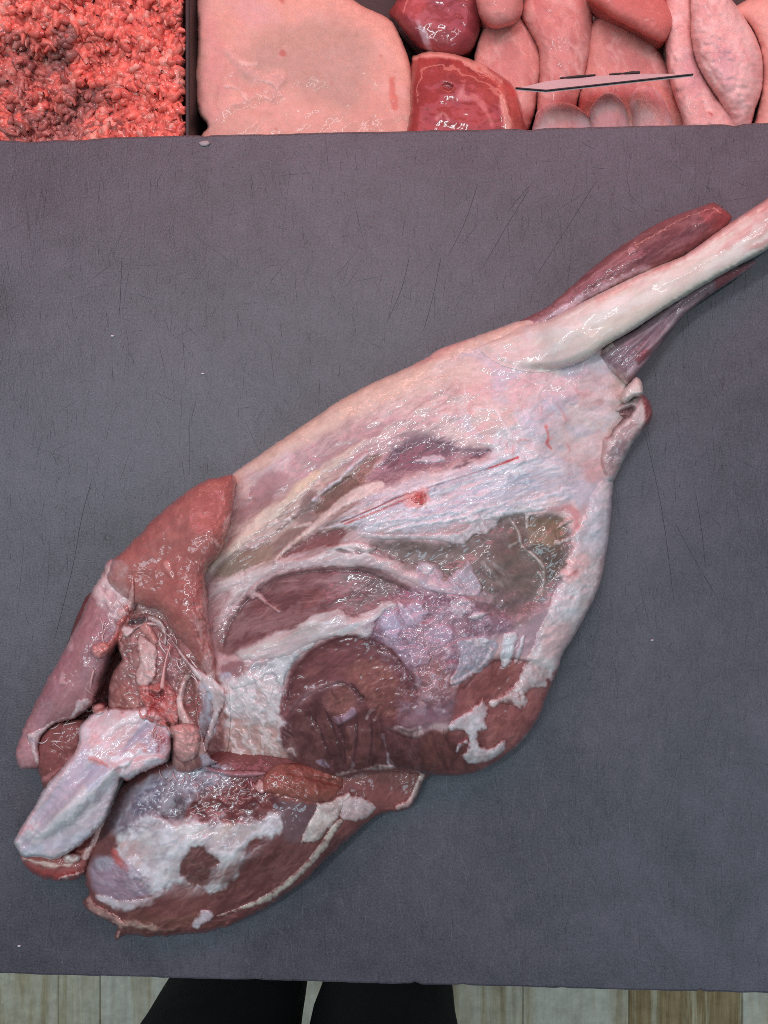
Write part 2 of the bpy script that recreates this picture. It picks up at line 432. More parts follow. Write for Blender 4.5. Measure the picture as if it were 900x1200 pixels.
def board_material():
    m, nt, p = nodes('scratched_slate_plastic'); L = nt.links.new
    co = N(nt, 'ShaderNodeTexCoord').outputs['Object']
    def streak(sx, sy, rot, lo, hi, seed, detail=3.0):
        mp = N(nt, 'ShaderNodeMapping'); mp.inputs['Rotation'].default_value = (0, 0, math.radians(rot)); mp.inputs['Location'].default_value = (seed, seed * 1.7, 0)
        L(co, mp.inputs['Vector'])
        m2 = N(nt, 'ShaderNodeMapping'); m2.inputs['Scale'].default_value = (sx, sy, 1); L(mp.outputs[0], m2.inputs['Vector'])
        n = N(nt, 'ShaderNodeTexNoise', Scale=1.0, Detail=detail, Roughness=0.6); L(m2.outputs[0], n.inputs['Vector'])
        r = N(nt, 'ShaderNodeMapRange', clamp=True); r.inputs['From Min'].default_value = lo; r.inputs['From Max'].default_value = hi
        L(n.outputs['Fac'], r.inputs['Value']); return r.outputs[0]
    light = [streak(980, 120, 0, .54, .76, 1.3), streak(130, 620, 0, .55, .78, 2.1), streak(900, 70, 8, .60, .78, 3.7), streak(1000, 80, -14, .60, .80, 9.7), streak(100, 560, 5, .60, .80, 7.1)]
    dark = [streak(820, 50, 2, .58, .76, 4.9), streak(40, 600, -3, .60, .78, 5.3), streak(900, 26, 22, .64, .78, 6.1), streak(850, 22, -20, .66, .80, 8.3)]
    mk = []
    for sd_, sc_ in ((11, 26), (13, 40), (17, 60), (19, 34), (23, 50)):
        m3 = N(nt, 'ShaderNodeMapping'); m3.inputs['Location'].default_value = (sd_, sd_ * .7, 0); L(co, m3.inputs['Vector'])
        n3 = N(nt, 'ShaderNodeTexNoise', Scale=float(sc_), Detail=4.0, Roughness=.65); L(m3.outputs[0], n3.inputs['Vector'])
        r3 = N(nt, 'ShaderNodeMapRange', clamp=True); r3.inputs['From Min'].default_value = .38; r3.inputs['From Max'].default_value = .66; r3.inputs['To Min'].default_value = .45
        L(n3.outputs['Fac'], r3.inputs['Value']); mk.append(r3.outputs[0])
    light = [math_n(nt, 'MULTIPLY', x, mk[i % 5]) for i, x in enumerate(light)]
    dark = [math_n(nt, 'MULTIPLY', x, mk[(i + 2) % 5]) for i, x in enumerate(dark)]
    def total(xs, ws):
        s = None
        for x, w in zip(xs, ws):
            y = math_n(nt, 'MULTIPLY', x, w); s = y if s is None else math_n(nt, 'ADD', s, y)
        return s
    li = total(light, [.40, .12, .42, .36, .16]); da = total(dark, [.46, .14, .5, .46])
    grain = N(nt, 'ShaderNodeTexNoise', Scale=850.0, Detail=4.0, Roughness=.7); L(co, grain.inputs['Vector'])
    blot = N(nt, 'ShaderNodeTexNoise', Scale=11.0, Detail=7.0, Roughness=0.68, Distortion=.5); L(co, blot.inputs['Vector'])
    bl = N(nt, 'ShaderNodeMapRange'); bl.inputs['From Min'].default_value = .3; bl.inputs['From Max'].default_value = .7; bl.inputs['To Min'].default_value = -.36; bl.inputs['To Max'].default_value = .26
    L(blot.outputs['Fac'], bl.inputs['Value'])
    mid = N(nt, 'ShaderNodeTexNoise', Scale=110.0, Detail=5.0, Roughness=.7); L(co, mid.inputs['Vector'])
    md = N(nt, 'ShaderNodeMapRange'); md.inputs['From Min'].default_value = .3; md.inputs['From Max'].default_value = .7; md.inputs['To Min'].default_value = -.14; md.inputs['To Max'].default_value = .14
    L(mid.outputs['Fac'], md.inputs['Value'])
    gr = N(nt, 'ShaderNodeMapRange'); gr.inputs['From Min'].default_value = .3; gr.inputs['From Max'].default_value = .7; gr.inputs['To Min'].default_value = -.36; gr.inputs['To Max'].default_value = .36
    L(grain.outputs['Fac'], gr.inputs['Value'])
    f = math_n(nt, 'ADD', 0.98, li); f = math_n(nt, 'SUBTRACT', f, da); f = math_n(nt, 'ADD', f, bl.outputs[0]); f = math_n(nt, 'ADD', f, gr.outputs[0]); f = math_n(nt, 'ADD', f, md.outputs[0])
    c = N(nt, 'ShaderNodeVectorMath', operation='SCALE'); c.inputs[0].default_value = tuple(srgb2lin((75, 74, 82))); L(f, c.inputs['Scale'])
    L(c.outputs[0], p.inputs['Base Color']); p.inputs['Roughness'].default_value = 0.42; p.inputs['Specular IOR Level'].default_value = 0.58
    b = N(nt, 'ShaderNodeBump', Strength=0.35, Distance=0.0003); L(f, b.inputs['Height']); L(b.outputs[0], p.inputs['Normal'])
    return m
def floor_material(name, cols, seed):
    m, nt, p = nodes(name); L = nt.links.new
    co = N(nt, 'ShaderNodeTexCoord').outputs['Object']
    mp = N(nt, 'ShaderNodeMapping'); mp.inputs['Scale'].default_value = (26, 1.6, 1); mp.inputs['Location'].default_value = (seed, seed * .3, 0); L(co, mp.inputs['Vector'])
    n = N(nt, 'ShaderNodeTexNoise', Scale=1.0, Detail=7.0, Roughness=0.66, Distortion=0.3); L(mp.outputs[0], n.inputs['Vector'])
    r = N(nt, 'ShaderNodeValToRGB'); e = r.color_ramp.elements
    e[0].position = cols[0][0]; e[0].color = (*srgb2lin(cols[0][1]), 1); e[1].position = cols[-1][0]; e[1].color = (*srgb2lin(cols[-1][1]), 1)
    for q, c in cols[1:-1]: x = e.new(q); x.color = (*srgb2lin(c), 1)
    L(n.outputs['Fac'], r.inputs['Fac'])
    n2 = N(nt, 'ShaderNodeTexNoise', Scale=45.0, Detail=6.0, Roughness=.7); L(co, n2.inputs['Vector'])
    mx = N(nt, 'ShaderNodeMapRange'); mx.inputs['From Min'].default_value = .3; mx.inputs['From Max'].default_value = .7; mx.inputs['To Min'].default_value = .74; mx.inputs['To Max'].default_value = 1.14; L(n2.outputs['Fac'], mx.inputs['Value'])
    c = N(nt, 'ShaderNodeVectorMath', operation='SCALE'); L(r.outputs[0], c.inputs[0]); L(mx.outputs[0], c.inputs['Scale']); L(c.outputs[0], p.inputs['Base Color'])
    p.inputs['Roughness'].default_value = 0.4
    return m
M_FLOOR = floor_material('cream_travertine', [(.30, (168, 146, 108)), (.42, (216, 204, 178)), (.55, (234, 228, 212)), (.70, (216, 208, 188))], 3.1)
M_FLOOR2 = floor_material('veined_travertine', [(.32, (134, 108, 72)), (.44, (200, 184, 152)), (.56, (226, 218, 196)), (.68, (192, 180, 154))], 7.7)
M_FLOOR3 = floor_material('brown_travertine', [(.30, (138, 110, 74)), (.42, (190, 166, 124)), (.50, (158, 130, 90)), (.58, (206, 192, 160)), (.68, (214, 206, 186))], 11.3)
M_BOARD = board_material()
# ------------------------------------------------------------------ setting: floor, counter, display shelf
bm = bmesh.new(); box(bm, -3, 3, -3, 3, -0.96, -0.915); floor_ = tag(link('floor', bm, plain('floor_joint', (70, 62, 50), .9, 0, .2, 60), smooth=False), 'cream and brown veined travertine strip floor', kind='structure')
edges_ = [-440, -330, -230, -120, -30, 68, 117, 205, 300, 400, 505, 613, 737, 870, 985, 1100, 1220, 1340]
for i_, (u0_, u1_) in enumerate(zip(edges_, edges_[1:])):
    x0_ = float(unproj(u0_, 1180, -.9)[0]) + .0006; x1_ = float(unproj(u1_, 1180, -.9)[0]) - .0006
    bm = bmesh.new(); box(bm, x0_, x1_, -2.9, 2.9, -.915, -.90 + .0006 * (i_ % 3)); bmesh.ops.bevel(bm, geom=bm.edges[:], offset=.0012, segments=1, affect='EDGES')
    link('floor_plank', bm, (M_FLOOR3 if i_ in (12, 15) else M_FLOOR if i_ in (2, 6, 8, 11, 13, 16) else M_FLOOR2), floor_, smooth=False)
YB = float(unproj(450, 1154, 0)[1]); YT = float(unproj(450, 152.5, 0)[1])
bm = bmesh.new(); box(bm, -0.75, 0.75, YB + 0.03, YT - 0.004, -0.90, -0.0265); tag(link('counter', bm, M_COUNTER, smooth=False), 'shop counter under the dark board', kind='structure')
bm = bmesh.new(); box(bm, -0.75, 0.75, YT + 0.002, YT + 0.65, -0.90, -0.150); tag(link('display_shelf', bm, M_STEEL, smooth=False), 'shelf of the meat display case', kind='structure')

# board: bevelled slab with a worn edge
def make_board():
    root = empty('cutting_board', (0, (YB + YT) / 2, -0.026)); bm = bmesh.new()
    n = 700; xs = np.linspace(-0.62, 0.62, n); hw = (YT - YB) / 2; yc = (YT + YB) / 2
    wob = lambda s: 0.0005 * np.array(fbm(xs * 1000, xs * 0 + s, 60, 4, s)) + 0.0004 * np.array(fbm(xs * 1000, xs * 0 + s, 9, 3, s + 2))
    wf, wb = wob(3), wob(8)
    nick = np.zeros(n)
    for u, d, w in ((487, 1.1, 4), (543, .7, 5), (822, 1.6, 2.2), (300, .4, 6), (660, .4, 5), (120, .4, 7)):
        x = float(unproj(u, 1154, 0)[0]); nick += d / 1000 * np.exp(-((xs - x) / (w * 0.00047)) ** 2)
    nb = np.zeros(n)
    for u, d, w in ((40, 1.4, 30), (90, 1.2, 24), (240, .8, 5), (862, 1.2, 8), (620, .7, 12)):
        x = float(unproj(u, 152, 0)[0]); nb += d / 1000 * np.exp(-((xs - x) / (w * 0.00047)) ** 2)
    sec = [(-1, 0, -0.026), (-1, 0, -0.0016), (-1, .0007, -.0004), (-1, .0018, 0), (1, -.0018, 0), (1, -.0007, -.0004), (1, 0, -.0016), (1, 0, -.026)]
    rows = []
    for i in range(n):
        row = []
        for k, (sgn, dy, z) in enumerate(sec):
            y = yc + sgn * hw + dy + (wf[i] + nick[i] if sgn < 0 else wb[i] - nb[i])
            row.append(bm.verts.new((xs[i], y, z)))
        rows.append(row)
    for r, q in zip(rows, rows[1:]):
        for k in range(len(sec) - 1): bm.faces.new([r[k + 1], r[k], q[k], q[k + 1]])
        bm.faces.new([r[0], r[-1], q[-1], q[0]])
    bm.faces.new(rows[0]); bm.faces.new(rows[-1][::-1])
    bmesh.ops.recalc_face_normals(bm, faces=bm.faces[:])
    link('slab', bm, M_BOARD, root, smooth=False)
    # knife cuts: shallow dark grooves
    bm = bmesh.new()
    cuts = [[(817, 205), (805, 237)], [(622, 217), (608, 232), (595, 249)], [(620, 222), (592, 268), (565, 315)], [(700, 210), (664, 268), (627, 325)], [(480, 300), (470, 340), (452, 380)],
            [(517, 300), (508, 345), (497, 385)], [(840, 395), (855, 415)], [(800, 380), (802, 475)], [(756, 508), (776, 600), (790, 707)], [(790, 610), (812, 652), (841, 701)], [(815, 576), (822, 620), (827, 667)],
            [(108, 560), (95, 610), (85, 665), (63, 753)], [(28, 637), (20, 723)], [(113, 620), (125, 632)], [(150, 210), (153, 250)], [(143, 300), (141, 350), (139, 372)], [(222, 490), (222, 555)], [(200, 430), (205, 470)],
            [(400, 350), (396, 372)], [(385, 330), (392, 352)], [(60, 180), (78, 240)], [(560, 215), (545, 260), (525, 300)], [(835, 500), (838, 560)], [(860, 560), (870, 640)], [(765, 690), (770, 740)], [(775, 1040), (790, 1110)], [(700, 900), (712, 960)], [(836, 230), (848, 245)],
            [(340, 200), (330, 280)], [(740, 180), (735, 205)], [(300, 330), (312, 352)], [(720, 1000), (728, 1040)], [(860, 800), (866, 850)], [(640, 1000), (655, 1030)], [(700, 640), (704, 700)]]
    r = random.Random(3)
    for k in range(160):
        u, v = r.uniform(5, 895), r.uniform(170, 1140); a = r.gauss(math.pi / 2, 0.35); l = r.uniform(8, 40)
        cuts.append([(u, v), (u + math.cos(a) * l + r.uniform(-2, 2), v + math.sin(a) * l)])
    for i, c in enumerate(cuts):
        P = catmull(c, 4, False) if len(c) > 2 else np.array(c, float)
        w = (0.5 if i < 35 else 0.34) * 0.5
        prev = None
        for k, (u, v) in enumerate(P):
            t = P[min(k + 1, len(P) - 1)] - P[max(k - 1, 0)]; t = t / (np.linalg.norm(t) + 1e-9); nn = np.array([-t[1], t[0]])
            ww = w * (0.35 if k in (0, len(P) - 1) else 1)
            a = bm.verts.new(pt(u + nn[0] * ww, v + nn[1] * ww, .05)); b = bm.verts.new(pt(u - nn[0] * ww, v - nn[1] * ww, .05))
            if prev: bm.faces.new([prev[0], prev[1], b, a])
            prev = (a, b)
    bmesh.ops.recalc_face_normals(bm, faces=bm.faces[:])
    o = link('knife_cuts', bm, plain('cut_groove', (50, 49, 55), 0.8), root, smooth=False); o['kind'] = 'stuff'
    for nm, n_, c_, wd in (('light_scuffs', 3600, (110, 109, 116), .24), ('dark_scuffs', 2600, (52, 51, 58), .26)):
        bm = bmesh.new(); r = random.Random(n_)
        for k in range(n_):
            u, v = r.uniform(2, 898), r.uniform(156, 1150); a = r.gauss(math.pi / 2, .3) if r.random() < .75 else r.uniform(0, math.pi); l = r.expovariate(1 / 16) + 3
            d = np.array([math.cos(a), math.sin(a)]); nn = np.array([-d[1], d[0]]) * wd * r.uniform(.6, 1.5)
            e0 = np.array([u, v]); e1 = e0 + d * l
            if not (154 < e1[1] < 1143): continue
            if e0[1] > 1143: continue
            bm.faces.new([bm.verts.new(pt(*(p), .035)) for p in (e0 - nn * .2, e1 - nn * .2, (e0 + e1) / 2 + nn)][::1])
        bmesh.ops.recalc_face_normals(bm, faces=bm.faces[:])
        o = link(nm, bm, plain(nm, c_, .7), root, smooth=False); o['kind'] = 'stuff'
    tag(root, 'large dark grey scratched cutting board lying across the counter', 'cutting board')
make_board()

# ------------------------------------------------------------------ the person at the counter
def make_person():
    cx = CAM[0]
    root = empty('person', (-0.06 + cx, -0.45, -0.90))
    V = []; E = []; R = []
    def v(p, r, frm=None):
        V.append(p); R.append(r)
        if frm is not None: E.append((frm, len(V) - 1))
        return len(V) - 1
    pel = v((-.104 + cx, -.47, -.02), (.125, .10)); w = v((-.104 + cx, -.475, .10), (.125, .095), pel)
    for sx in (-1, 1):
        x = -.104 + cx + sx * .071
        a = v((x - 0, -.468, -.12), (.078, .085), pel); b = v((x, -.466, -.22), (.0755, .076), a); c = v((x, -.463, -.34), (.0705, .070), b)
        d = v((x, -.462, -.46), (.054, .058), c); e = v((x, -.462, -.62), (.048, .052), d); g = v((x, -.462, -.82), (.046, .05), e)
    me = bpy.data.meshes.new('trousers'); me.from_pydata(V, E, [])
    o = bpy.data.objects.new('trousers_tmp', me); COL.objects.link(o)
    md = o.modifiers.new('skin', 'SKIN'); md.use_smooth_shade = True
    for i, r in enumerate(R): o.data.skin_vertices[0].data[i].radius = r
    o.data.skin_vertices[0].data[0].use_root = True
    o.modifiers.new('sub', 'SUBSURF').levels = 2; o.modifiers['sub'].render_levels = 2
    dg = bpy.context.evaluated_depsgraph_get(); m2 = bpy.data.meshes.new_from_object(o.evaluated_get(dg))
    bpy.data.objects.remove(o); m2.name = 'trousers'
    co = np.empty(len(m2.vertices) * 3, np.float32); m2.vertices.foreach_get('co', co); co = co.reshape(-1, 3)
    co[:, 1] += .006 * fbm(co[:, 2] * 1000, co[:, 0] * 1000, 45, 2, 4, 0, 1); co[:, 0] += .0035 * fbm(co[:, 2] * 1000, co[:, 1] * 1000, 30, 2, 6)
    m2.vertices.foreach_set('co', co.ravel()); m2.materials.clear(); m2.materials.append(M_CLOTH)
    for p in m2.polygons: p.use_smooth = True
    t = bpy.data.objects.new('trousers', m2); COL.objects.link(t); t.parent = root; t.matrix_parent_inverse = root.matrix_world.inverted()
    for sx in (-1, 1):
        x = -.104 + cx + sx * .071; bm = bmesh.new()
        tube(bm, [(x, -.52, -.865), (x, -.50, -.858), (x, -.46, -.85), (x, -.40, -.862), (x, -.33, -.872), (x, -.27, -.876), (x, -.25, -.878)], [.012, .034, .038, .036, .036, .026, .008], 14)
        box(bm, x - .036, x + .036, -.515, -.26, -.90, -.886)
        link('shoe', bm, M_BLACK, root)
    tag(root, 'person in black trousers standing at the front edge of the dark board', 'person')
make_person()
# ------------------------------------------------------------------ the leg of lamb
leg = empty('leg_of_lamb', pt(430, 700, 0))
tag(leg, 'raw leg of lamb with its shank bone lying on the dark cutting board', 'leg of lamb')
FA = -26  # general fibre direction (photo frame, degrees)

# ---- thigh
th = Sheet([(235, 600), (272, 556), (300, 536), (330, 515), (370, 488), (400, 468), (440, 447), (470, 434), (500, 419), (515, 409), (545, 398), (580, 386), (615, 374), (655, 368), (700, 385), (722, 408),
            (735, 440), (738, 470), (734, 510), (722, 545), (718, 575), (716, 605), (712, 640), (704, 680), (694, 706), (676, 740), (660, 766), (652, 790), (641, 815), (632, 840), (612, 868), (592, 886), (570, 900), (545, 908),
            (510, 909), (480, 905), (450, 904), (420, 911), (385, 915), (350, 905), (330, 893), (300, 896), (262, 896), (240, 880), (225, 800), (222, 700)], base=(196, 168, 168), S=.95)
th.dome([(650, 430, 44), (580, 430, 48), (600, 510, 58), (450, 500, 56), (340, 550, 48), (280, 580, 36), (450, 620, 74), (560, 670, 70), (650, 650, 58), (400, 740, 80), (500, 800, 76), (600, 820, 58), (300, 800, 66), (250, 700, 44), (705, 520, 36), (260, 870, 56), (400, 880, 66), (690, 640, 46)], 105, zm=0.30)
th.lump(1.2, 60, 3, FA, 2.0).lump(.5, 14, 3, FA, 2.5).lump(.18, 5, 2, FA, 2)
th.tint(.05, 40, 3, FA, 2); th.tint(.07, 6, 3, FA, 4)
F1 = (FA, 6, 4, .55)
# upper cream edge and joint
th.paint([(272, 552), (330, 508), (400, 460), (470, 426), (515, 402), (615, 366), (720, 375), (740, 440), (735, 520), (690, 560), (610, 545), (560, 520), (540, 480), (500, 478), (430, 496), (380, 524), (330, 548), (285, 578)], (208, 188, 179), f=14, rag=6, rags=25)
th.paint([(340, 512), (400, 476), (470, 446), (505, 430)], (228, 186, 160), a=.75, f=10, w=[6, 15, 14, 6], fib=(FA, 4, 8, .3))
th.paint([(470, 432), (510, 414), (530, 405), (620, 378)], (226, 168, 162), a=.6, f=6, w=[3, 7, 4, 3])
th.paint([(285, 548), (320, 525), (345, 522), (338, 545), (310, 560), (288, 565)], (216, 204, 208), a=.9, f=8, fib=F1)
th.paint([(345, 515), (375, 505), (395, 515), (388, 545), (360, 562), (342, 550)], (184, 152, 158), a=.7, f=9, fib=(FA, 4, 5, .5))
th.paint([(285, 580), (310, 560), (338, 556), (330, 575), (305, 592), (280, 602)], (178, 138, 138), a=.8, f=8, fib=F1)
th.paint([(272, 600), (300, 592), (330, 578), (300, 612), (268, 640)], (170, 138, 134), a=.7, f=8, fib=F1)
th.paint([(560, 425), (610, 400), (650, 398), (690, 395), (720, 415), (715, 470), (690, 500), (640, 470), (590, 470), (555, 455)], (224, 196, 196), a=.8, f=14, rag=8)
th.paint([(585, 402), (640, 386), (690, 388), (720, 400), (680, 405), (630, 408)], (228, 222, 204), a=.9, f=7)
th.paint([(605, 480), (640, 468), (665, 480), (660, 515), (630, 520), (612, 505)], (204, 210, 222), a=.8, f=9, rag=6)
th.paint([(515, 470), (560, 460), (590, 480), (580, 515), (545, 520), (515, 500)], (226, 206, 198), a=.8, f=12, rag=6)
th.paint([(535, 455), (560, 440), (578, 462), (560, 470)], (226, 180, 176), a=.5, f=9)
th.paint([(570, 520), (600, 500), (640, 515), (650, 545), (620, 552), (585, 548)], (212, 214, 220), a=.8, f=10, rag=5)
th.paint([(660, 462), (685, 458), (705, 470), (690, 478), (670, 474)], (226, 168, 164), a=.7, f=5, up=.8)
th.paint([(655, 425), (690, 425), (690, 440), (665, 446)], (190, 176, 190), a=.7, f=8)
th.paint([(655, 500), (690, 490), (712, 520), (700, 545), (670, 545)], (220, 196, 194), a=.8, f=10)
th.paint([(682, 545), (705, 535), (714, 560), (700, 572), (688, 565)], (212, 172, 170), a=.7, f=7)
th.paint([(685, 575), (705, 560), (716, 560), (712, 640), (700, 645), (690, 620)], (188, 192, 200), a=.85, f=7, rag=4, wet=.8)
th.paint([(640, 570), (672, 545), (690, 570), (682, 595), (660, 598)], (206, 212, 222), a=.7, f=9)
th.paint([(640, 500), (643, 512), (640, 520)], (205, 70, 70), a=.85, f=1.2, rag=1, w=[1.5, 2, 1.2])
th.paint([(648, 512), (641, 518), (646, 526)], (205, 70, 70), a=.85, f=1.2, rag=1, w=[1, 1.6, .8])
th.paint([(556, 478), (580, 482), (592, 500), (600, 515)], (232, 226, 226), a=.8, f=2, rag=2, w=1.5, up=.4)
# dark mauve muscle under the cream edge
th.paint([(430, 565), (445, 542), (462, 524), (485, 510), (520, 514), (550, 524), (574, 526), (562, 537), (530, 543), (505, 548), (480, 556), (455, 567)], (142, 112, 120), a=.92, f=5, rag=5, rags=9, fib=(FA, 4, 4, .35), up=-1.8, uf=9, ragang=FA, ragst=2)
th.paint([(452, 540), (478, 520), (515, 522), (530, 532), (500, 540), (468, 552)], (118, 90, 98), a=.8, f=8, rag=5, fib=(FA, 3, 4, .4))
th.paint([(500, 500), (450, 512), (430, 530)], (190, 150, 152), a=.6, f=8, w=[4, 8, 6], fib=F1)
th.paint([(572, 527), (555, 540), (530, 550)], (96, 76, 84), a=.8, f=1.2, w=[1, 1, .4])
th.paint([(366, 600), (378, 583), (396, 568), (420, 548), (436, 532), (446, 535), (430, 558), (418, 576), (396, 592), (374, 601)], (136, 108, 98), a=.92, f=3.5, rag=3, fib=(FA - 8, 5, 3, .25), up=-1.2, uf=6)
th.paint([(362, 590), (372, 576), (390, 566), (410, 548), (428, 534)], (218, 206, 206), a=.9, f=3, w=[2, 4, 4, 3, 2], up=1.0, uf=4, rag=2)
th.paint([(330, 600), (360, 580), (380, 560), (410, 545)], (172, 150, 152), a=.8, f=6, w=[3, 7, 8, 5], fib=F1)
th.paint([(405, 540), (415, 530), (440, 520)], (150, 122, 128), a=.8, f=5, w=[3, 6, 3], fib=F1)
# grey-beige muscle, red muscle
th.paint([(246, 676), (262, 655), (300, 640), (330, 618), (356, 598), (384, 598), (368, 616), (342, 640), (312, 660), (275, 674)], (150, 128, 116), a=.9, f=5, fib=(FA - 6, 6, 4, .3), up=-1)
th.paint([(330, 652), (352, 634), (374, 624), (404, 618), (404, 628), (388, 642), (362, 652), (336, 658)], (138, 94, 94), a=.95, f=3, rag=2, fib=(FA - 8, 6, 3, .2), up=-.8)
th.paint([(270, 668), (300, 650), (330, 640), (310, 660)], (120, 96, 90), a=.6, f=5, fib=F1)
# cream streaks
th.paint([(248, 668), (262, 648), (285, 628), (325, 602), (362, 574), (400, 554)], (216, 200, 188), a=.95, f=6, rag=4, w=[4, 8, 12, 12, 8, 5], fib=(-33, 6, 4, .35), up=.8, uf=8)
th.paint([(255, 650), (275, 620), (300, 605), (330, 590)], (206, 188, 178), a=.8, f=7, w=[5, 10, 8, 4], fib=(-35, 6, 4, .4))
th.paint([(290, 645), (312, 628), (335, 615), (348, 612)], (206, 194, 188), a=.8, f=3, w=[2, 4, 4, 2], fib=(-28, 5, 3, .4))
th.paint([(322, 660), (340, 642), (362, 622), (390, 606), (420, 596)], (222, 200, 186), a=.9, f=2.5, rag=1.5, w=[1, 2, 3, 5, 6], up=.6)
th.paint([(375, 618), (400, 598), (440, 576), (500, 556), (560, 543), (620, 528), (665, 540), (668, 580), (640, 590), (600, 596), (560, 606), (500, 620), (450, 620), (405, 615)], (204, 200, 206), a=.82, f=7, rag=6, fib=(FA + 6, 8, 4, .45), up=1.2, uf=10)
th.paint([(430, 598), (470, 578), (520, 562), (560, 552)], (226, 210, 204), a=.7, f=6, w=[5, 8, 8, 5], fib=(FA + 6, 8, 3, .4))
th.paint([(490, 600), (530, 585), (575, 565), (620, 560), (630, 572), (590, 582), (540, 596), (505, 606)], (188, 198, 212), a=.8, f=7, fib=(FA + 8, 6, 4, .35), wet=.8)
th.paint([(560, 560), (600, 548), (640, 545)], (224, 228, 234), a=.7, f=5, w=[3, 6, 5])
th.paint([(555, 578), (590, 566), (610, 566)], (150, 160, 178), a=.6, f=3, w=[1, 3, 1], fib=(FA, 4, 3, .5))
for k, (a, b) in enumerate([((430, 615), (540, 600)), ((480, 608), (590, 592)), ((445, 592), (520, 572)), ((520, 612), (640, 590)), ((505, 580), (560, 560)), ((415, 606), (470, 588))]):
    th.paint([a, ((a[0] + b[0]) / 2, (a[1] + b[1]) / 2 - 2), b], (230, 230, 234), a=.75, f=2, w=[.5, 2, .5], fib=(FA + 6, 8, 3, .5), up=.5)
th.paint([(610, 588), (640, 580), (672, 590), (680, 610), (672, 625), (664, 610), (640, 602), (615, 602)], (222, 192, 186), a=.85, f=6, rag=4)
th.paint([(640, 596), (665, 596), (676, 606), (674, 622)], (206, 142, 142), a=.7, f=3.5, w=[2, 3, 4, 3])
# drawn vessel lines and the bruise
for P, w, c in ([[(400, 612), (440, 594), (470, 580), (488, 576)], .8, (120, 64, 66)], [[(404, 613), (450, 594), (478, 584), (488, 580)], .8, (178, 84, 84)], [[(500, 572), (540, 560), (575, 548)], .6, (150, 130, 138)], [[(570, 550), (590, 543), (607, 536)], 1.1, (190, 76, 78)]):
    th.paint(P, c, a=.9, f=1.0, rag=.3, w=w)
th.paint([(398, 614), (440, 597), (480, 583)], (205, 140, 138), a=.6, f=3, w=[2, 3, 4], rag=1)
th.paint([(478, 582), (488, 574), (498, 576), (501, 586), (494, 593), (480, 592)], (212, 138, 132), a=.8, f=4, rag=3)
# grey-green muscle C with translucent membrane
th.paint([(432, 640), (470, 634), (515, 640), (545, 626), (566, 608), (600, 602), (630, 602), (662, 608), (668, 640), (662, 668), (650, 692), (622, 714), (585, 722), (556, 700), (520, 682), (470, 664)], (128, 110, 107), a=.96, f=6, rag=3, fib=(10, 4, 4, .12), up=-3.5, uf=12, wet=.85)
th.paint([(585, 650), (610, 640), (640, 650), (650, 672), (640, 700), (610, 712), (585, 700), (572, 675)], (120, 108, 98), a=.6, f=16, rag=5, wet=1, spk=.5, up=-2, uf=20)
th.paint([(620, 610), (645, 606), (660, 612), (660, 636), (645, 650), (625, 640), (616, 625)], (148, 122, 92), a=.7, f=9, rag=3)
th.paint([(595, 615), (612, 610), (616, 640), (600, 648)], (112, 92, 82), a=.7, f=7)
th.paint([(630, 645), (652, 640), (660, 655), (648, 675), (634, 670)], (104, 84, 72), a=.7, f=7)
th.paint([(445, 640), (480, 642), (520, 648), (560, 642), (560, 655), (510, 660), (470, 655)], (146, 128, 122), a=.6, f=6, fib=(5, 6, 3, .5))
th.paint([(588, 690), (620, 700), (640, 712), (610, 735), (575, 740), (560, 720)], (134, 110, 112), a=.8, f=8, fib=(0, 6, 3, .3))
th.paint([(640, 690), (665, 680), (660, 720), (636, 745), (616, 740)], (160, 142, 148), a=.8, f=9)
for P in ([(602, 612), (608, 625), (612, 640), (626, 652), (636, 664), (638, 680), (634, 692)], [(606, 636), (598, 640)], [(634, 660), (622, 648)], [(598, 608), (604, 618)]):
    th.paint(P, (206, 200, 192), a=.75, f=1.6, rag=1.2, w=1.5, up=.5, fib=(30, 2, 4, .5))
th.paint([(632, 672), (637, 684), (632, 694)], (198, 192, 186), a=.8, f=2, w=2.2, up=.5)
for P in ([(562, 650), (578, 660), (590, 672)], [(566, 660), (580, 676), (592, 690)]):
    th.paint(P, (186, 180, 176), a=.5, f=1.5, w=1.2, wet=1, spk=1)
# central dark muscle F
th.paint([(256, 758), (264, 735), (278, 712), (296, 690), (330, 672), (370, 664), (420, 662), (455, 674), (485, 690), (482, 700), (452, 704), (440, 714), (420, 724), (398, 716), (370, 724), (340, 738), (318, 742), (300, 752), (270, 768)], (126, 92, 92), a=.96, f=4, rag=3, fib=(-20, 5, 5, .12), up=-2.5, uf=10)
th.paint([(300, 705), (330, 688), (370, 685), (380, 705), (350, 722), (315, 728)], (140, 88, 86), a=.7, f=12)
th.paint([(400, 670), (440, 670), (462, 690), (430, 712), (400, 712)], (118, 108, 108), a=.75, f=10)
th.paint([(258, 735), (280, 712), (290, 730), (272, 756), (256, 760)], (146, 122, 118), a=.6, f=6)
for P in ([(285, 710), (300, 698), (312, 690)], [(370, 715), (390, 698), (425, 690)], [(395, 680), (430, 690), (450, 700)], [(370, 680), (410, 682), (440, 692)]):
    th.paint(P, (176, 146, 146), a=.45, f=2, w=1.2, fib=(-20, 4, 2, .5))
